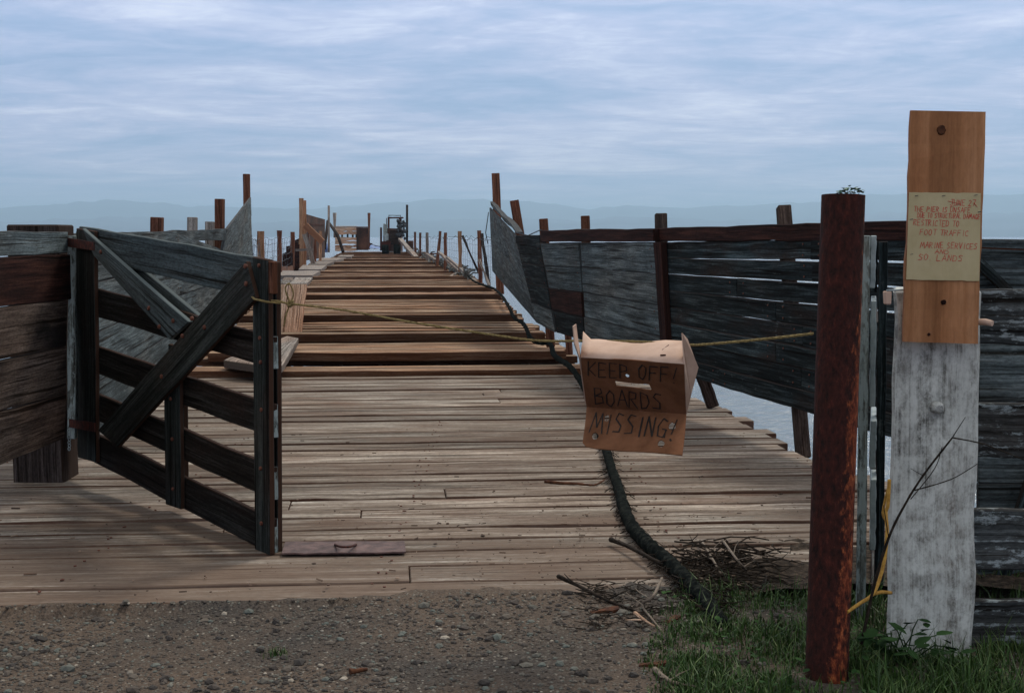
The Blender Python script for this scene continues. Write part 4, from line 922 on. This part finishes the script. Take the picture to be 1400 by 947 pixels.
for k in range(260):
    t = R.random(); x = lerp(553, 640, t); y = lerp(338, 376, t) + R.gauss(0, 2.2); p = gnd(x, y, .12); L = R.uniform(.3, 1.0); a = R.uniform(-2.2, -.6)
    d = V((math.cos(a) * L * .6, math.sin(a) * L, R.uniform(-.15, .25))); nt_.tube([p, p + d * .5 + V((0, 0, .08)), p + d], R.uniform(.02, .055), 5)
tag(nt_.build('old_netting', M['old_net']), kind='stuff')
# tall post with braces and steel sheet
tp = thing('braced_post', gnd(412, 368), 'tall orange brown post with long diagonal brace at the left edge far along the pier', 'post')
Y = 75
mb = MB(); fp(mb, 412, 271, 412, 372, Y, 5.5); mb.build('post', M['post_tan'], tp)
mb = MB(); fp(mb, 417, 274, 417, 368, Y + .4, 3.5); mb.build('post', M['post_tan'], tp)
mb = MB(); mb.beam(at(417, 308, Y - .3), at(441, 331, Y - .3), .18, .32, up=(0, 0, 1)); mb.build('brace', M['post_tan'], tp)
mb = MB(); mb.beam(at(416, 320, Y - .5), at(431, 369, Y - .5), .22, .18, up=(0, 1, 0)); mb.build('brace', M['post_grey'], tp)
mb = MB(); fp(mb, 431, 318, 431, 362, Y + 5, 3); mb.build('stay', M['post_red'], tp)
mb = MB(); fp(mb, 438, 316, 438, 358, Y + 8, 3.5); mb.build('stay', M['post_tan'], tp)
sh = thing('steel_sheet', gnd(432, 356), 'big dark rusted sheet with a sloping top standing behind the tall orange post', 'sheet')
P = [at(419, 293, 86), at(444, 300, 92), at(444, 352, 92), at(419, 356, 86)]
MB().slab(P, (0, .12, 0), n=4).build('sheet', M['rust_dark'], sh)
MB().slab([at(419, 306, 85.8), at(444, 307, 91.8), at(444, 308, 91.8), at(419, 307.4, 85.8)], (0, .1, 0)).build('rib', M['rust'], sh)
MB().slab([at(421, 306, 85.8), at(422, 306, 85.8), at(422, 350, 85.8), at(421, 350, 85.8)], (0, .1, 0)).build('rib', M['rust'], sh)
jk = thing('scrap_heap_board', gnd(398, 376), 'low dark red plank barrier left of the tall orange post', 'barrier')
for (x0, x1, y0, y1, Y_) in ((391, 409, 334, 374, 72), (397, 410, 326, 352, 76), (386, 400, 345, 377, 68)):
    MB().slab([at(x0, y0 + 3, Y_), at(x1, y0, Y_), at(x1, y1, Y_), at(x0, y1, Y_)], (0, .15, 0), n=3, jit=.04).build('board', M['redwood'], jk)
MB().beam(at(404, 342, 71), at(428, 341, 71), .15, .12).build('rail', M['post_grey'], jk)
MB().slab([at(384, 364, 66), at(400, 363, 66), at(402, 372, 62), at(385, 374, 62)], (0, 0, -.1), n=3, jit=.03).build('board', M['chip'], jk)
for (x, y0, y1, Y_, w, wt_, m, L) in ((449.5, 281, 345, 100, 3, 3, 'post_grey', 'slim grey post standing left of the log bin'), (457.5, 291, 325, 120, 3.2, 5.5, 'post_grey', 'short thick pole flaring at its top behind the log bin'), (504.5, 291, 341, 130, 2.6, 4, 'post_red', 'red brown post at the right side of the dark steel panel'), (556.5, 280, 344, 125, 3.2, 3.2, 'old_timber', 'tall dark mast beside the rusty loader cab')):
    mb = MB(); mb.tube([at(x, y1, Y_), at(x, (y0 + y1) / 2, Y_), at(x, y0, Y_)], [w * Y_ / F / 2, w * Y_ / F / 2, wt_ * Y_ / F / 2], 10, jit=.05); tag(mb.build('pole', M[m]), L, 'post')
mb = MB(); mb.tube([at(448, 302, 103), at(462, 322, 101), at(469, 344, 100)], [.09, .12, .12], 8); mb.tube([at(448, 302, 103), at(444, 340, 101)], .1, 8)
tag(mb.build('leaning_pole', M['old_timber']), 'dark leaning pole crossing in front of the log bin', 'post')
mb = MB(); mb.v = []; 
bn_ = thing('log_bin', gnd(472, 346), 'timber bin of orange logs at the far left of the pier', 'bin')
Y = 118
for (y0, y1) in ((311, 316), (316.5, 320.5), (324.5, 329), (329.5, 334), (335, 338), (338.5, 343)):
    MB().slab([at(458, y0, Y), at(487, y0, Y), at(487, y1, Y), at(458, y1, Y)], (0, .3, 0), n=6, jit=.03).build('log', M['pale' if y0 not in (335,) else 'post_tan'], bn_)
for x in (459, 466.5, 474, 481, 486): MB().slab([at(x, 320, Y + .1), at(x + 2.2, 320, Y + .1), at(x + 2.2, 325, Y + .1), at(x, 325, Y + .1)], (0, .2, 0), n=1).build('spacer', M['wall_dark'], bn_)
MB().slab([at(457, 310, Y), at(488, 310, Y), at(487, 309, Y + 5), at(459, 309, Y + 5)], (0, 0, -.06)).build('top_board', M['post_grey'], bn_)
sp_ = thing('dark_sheet', gnd(495, 344), 'dark brown steel panel between the log bin and the red brown post', 'panel')
MB().slab([at(487.3, 311, 117.5), at(503.5, 311, 117.5), at(503.5, 342, 117.5), at(487.3, 342, 117.5)], (0, .2, 0), n=3).build('sheet', M['rust_dark'], sp_)
MB().slab([at(487, 309.8, 117.4), at(504, 309.8, 117.4), at(504, 310.8, 117.4), at(487, 310.8, 117.4)], (0, .3, 0), n=3).build('top_edge', M['post_red'], sp_)
# loader
ld = thing('loader_cab', gnd(536, 346), 'dark rusty loader machine with open square cab frame at the far end of the pier', 'machine')
Y = 124; k_ = Y / F
def bx(name, x0, x1, y0, y1, d, mat, dy=0, jit=.01, n=3): MB().slab([at(x0, y0, Y + dy), at(x1, y0, Y + dy), at(x1, y1, Y + dy), at(x0, y1, Y + dy)], (0, d, 0), n=n, jit=jit).build(name, M[mat], ld, bevel=.02)
bx('body', 524, 548, 312, 344, 2.2, 'rust_dark'); bx('hatch', 533, 545, 315, 334, .06, 'old_timber', -.1)
bx('counterweight', 522, 534, 330, 343, .6, 'rust', -.3); bx('cab_pillar', 530, 532.5, 298, 312, .15, 'rust', 0); bx('cab_pillar', 545, 549, 297, 312, .2, 'rust', 0)
bx('cab_pillar', 528, 529, 298, 312, .12, 'rust_dark', 1.2); bx('cab_roof', 530, 550, 296.5, 298.5, 1.6, 'rust', 0); bx('cab_roof_rail', 531, 548, 294, 295, .1, 'wire', .5)
for x in (531.3, 547.3): bx('roof_stay', x, x + .6, 294, 297, .1, 'wire', .5)
bx('side_plate', 524, 529.5, 306, 322, .1, 'greenboard', -.2, .05); bx('side_plate', 525, 531, 320, 329, .1, 'galv', -.25, .05)
bx('guard', 519.5, 522, 311, 343, .3, 'rust', -.1); bx('fender', 558, 564.5, 329, 344, .8, 'rust_dark', -2); 
mb = MB()
for _ in range(46):
    x, y = R.uniform(543.5, 554), R.uniform(300, 328); mb.stone(at(x, y, Y - .3 + R.uniform(-.3, .3)), R.uniform(.08, .2), flat=1)
mb.build('hose_bundle', M['wire'], ld)
for x in (527, 543): 
    p = at(x, 341, Y - .2); MB().tube([p + V((-.28, 0, 0)), p + V((.28, 0, 0))], .42, 16).build('tyre', M['hose'], ld)
mb = MB(); mb.beam(at(547, 327, 122), at(569, 352, 108), .35, .2); tag(mb.build('gangplank', M['post_grey']), 'grey plank leaning down from the rusty loader to the deck', 'plank')
low = thing('low_barrier', gnd(511, 342), 'low dark timber barrier between the steel panel and the loader', 'barrier')
MB().slab([at(505, 335, 135), at(520, 336, 135), at(520, 340, 135), at(505, 340, 135)], (0, .3, 0), n=4, jit=.03).build('beam', M['redwood'], low)
MB().slab([at(505, 332, 135), at(509, 333, 135), at(509, 335, 135), at(505, 335, 135)], (0, .3, 0), n=2).build('block', M['redwood'], low)
mb = MB(); 
for i in range(9):
    for j in range(5):
        u, v = i / 8, j / 4; p = lerp(at(505, 340.5, 126), at(520, 341, 126), u) + V((0, v * 3, .38 * (1 - .7 * u) * math.sin(math.pi * (v * .8 + .1)) + R.uniform(-.05, .05))); mb.v.append(p)
for i in range(8):
    for j in range(4): a = i * 5 + j; mb.face((a, a + 5, a + 6, a + 1), ((0, 0),) * 4, .5, 0, True)
tag(mb.build('tarpaulin', M['tarp']), 'crumpled blue tarpaulin on the deck left of the loader', 'tarp')
mb = MB(); p = gnd(447, 345, 0); mb.tube([at(443, 345, 110), at(443, 333, 110)], .28, 14); 
tag(mb.build('oil_drum', M['tarp']), 'small blue drum behind the leaning pole', 'drum')

# ---- world, sun, camera -----------------------------------------------------------------------------------
w = bpy.data.worlds.new('World'); S.world = w; w.use_nodes = True; nt = w.node_tree; bg = nt.nodes['Background']
SUN_EL, SUN_AZ = math.radians(52), math.radians(35)      # azimuth from +Y towards +X
sky = N(nt, 'ShaderNodeTexSky', sky_type='NISHITA'); sky.sun_disc = False; sky.sun_elevation = SUN_EL; sky.sun_rotation = SUN_AZ; sky.altitude = 0; sky.air_density = 1.2; sky.dust_density = 2.5; sky.ozone_density = 2.0
tc = N(nt, 'ShaderNodeTexCoord'); sx = N(nt, 'ShaderNodeSeparateXYZ'); nt.links.new(tc.outputs['Generated'], sx.inputs[0])
zz = mth(nt, 'ADD', mth(nt, 'MAXIMUM', sx.outputs[2], 0.0), .055)
cv = N(nt, 'ShaderNodeCombineXYZ'); nt.links.new(mth(nt, 'DIVIDE', sx.outputs[0], zz), cv.inputs[0]); nt.links.new(mth(nt, 'DIVIDE', sx.outputs[1], zz), cv.inputs[1])
c1 = noise(nt, vmap(nt, cv.outputs[0], (.75, .85, 1)), 1, 7, .58, None, .9)
c2 = noise(nt, vmap(nt, cv.outputs[0], (1.9, 2.6, 1)), 1, 6, .6, None, 1.2)
c3 = noise(nt, vmap(nt, cv.outputs[0], (.14, .2, 1)), 1, 3, .5)
c4 = noise(nt, vmap(nt, cv.outputs[0], (4.5, 5.0, 1)), 1, 6, .65, None, 1.6)
cl = mth(nt, 'ADD', mth(nt, 'MULTIPLY', c1, .46), mth(nt, 'ADD', mth(nt, 'MULTIPLY', c2, .22), mth(nt, 'ADD', mth(nt, 'MULTIPLY', c3, .20), mth(nt, 'MULTIPLY', c4, .12))))
SK = 1.0
cc = ramp(nt, cl, [(.40, (.195, .30, .50)), (.46, (.275, .355, .555)), (.52, (.385, .43, .62)), (.61, (.60, .63, .77))])
sc = mixc(nt, 1.0, sky.outputs[0], (.10, .10, .10), 'MULTIPLY')
hi = ramp(nt, sx.outputs[2], [(.0, (1.35, 1.25, 1.22)), (.05, (1.15, 1.10, 1.10)), (.11, (.98, 1.0, 1.02)), (.24, (1.25, 1.24, 1.18)), (.6, (1.25, 1.25, 1.25))])
cc = mixc(nt, 1.0, cc, hi, 'MULTIPLY'); cc = mixc(nt, ramp(nt, sx.outputs[2], [(.2, 0.0), (.5, .85)]), cc, (.78, .76, .70))
mx = mixc(nt, .88, sc, cc)
mul = mixc(nt, 1.0, mx, (9.0, 9.0, 9.0), 'MULTIPLY')
nt.links.new(mul, bg.inputs['Color']); bg.inputs['Strength'].default_value = .15
sun = bpy.data.lights.new('sun', 'SUN'); sun.energy = 1.9; sun.angle = math.radians(11); sun.color = (1, .92, .80)
so = bpy.data.objects.new('sun', sun); C.objects.link(so); so.location = (5, 5, 20)
dv = V((math.sin(SUN_AZ) * math.cos(SUN_EL), math.cos(SUN_AZ) * math.cos(SUN_EL), math.sin(SUN_EL))); so.rotation_euler = dv.to_track_quat('Z', 'Y').to_euler()
cam = bpy.data.cameras.new('camera'); cam.sensor_width = 36; cam.lens = F * 36 / 1400; cam.clip_start = .05; cam.clip_end = 60000
co = bpy.data.objects.new('camera', cam); C.objects.link(co); co.location = CAM; co.rotation_euler = (math.pi / 2 - PITCH, 0, 0); S.camera = co
S.view_settings.view_transform = 'Standard'; S.view_settings.look = 'None'; S.view_settings.exposure = .1; S.view_settings.gamma = 1
S.cycles.max_bounces = 6; S.cycles.volume_bounces = 0
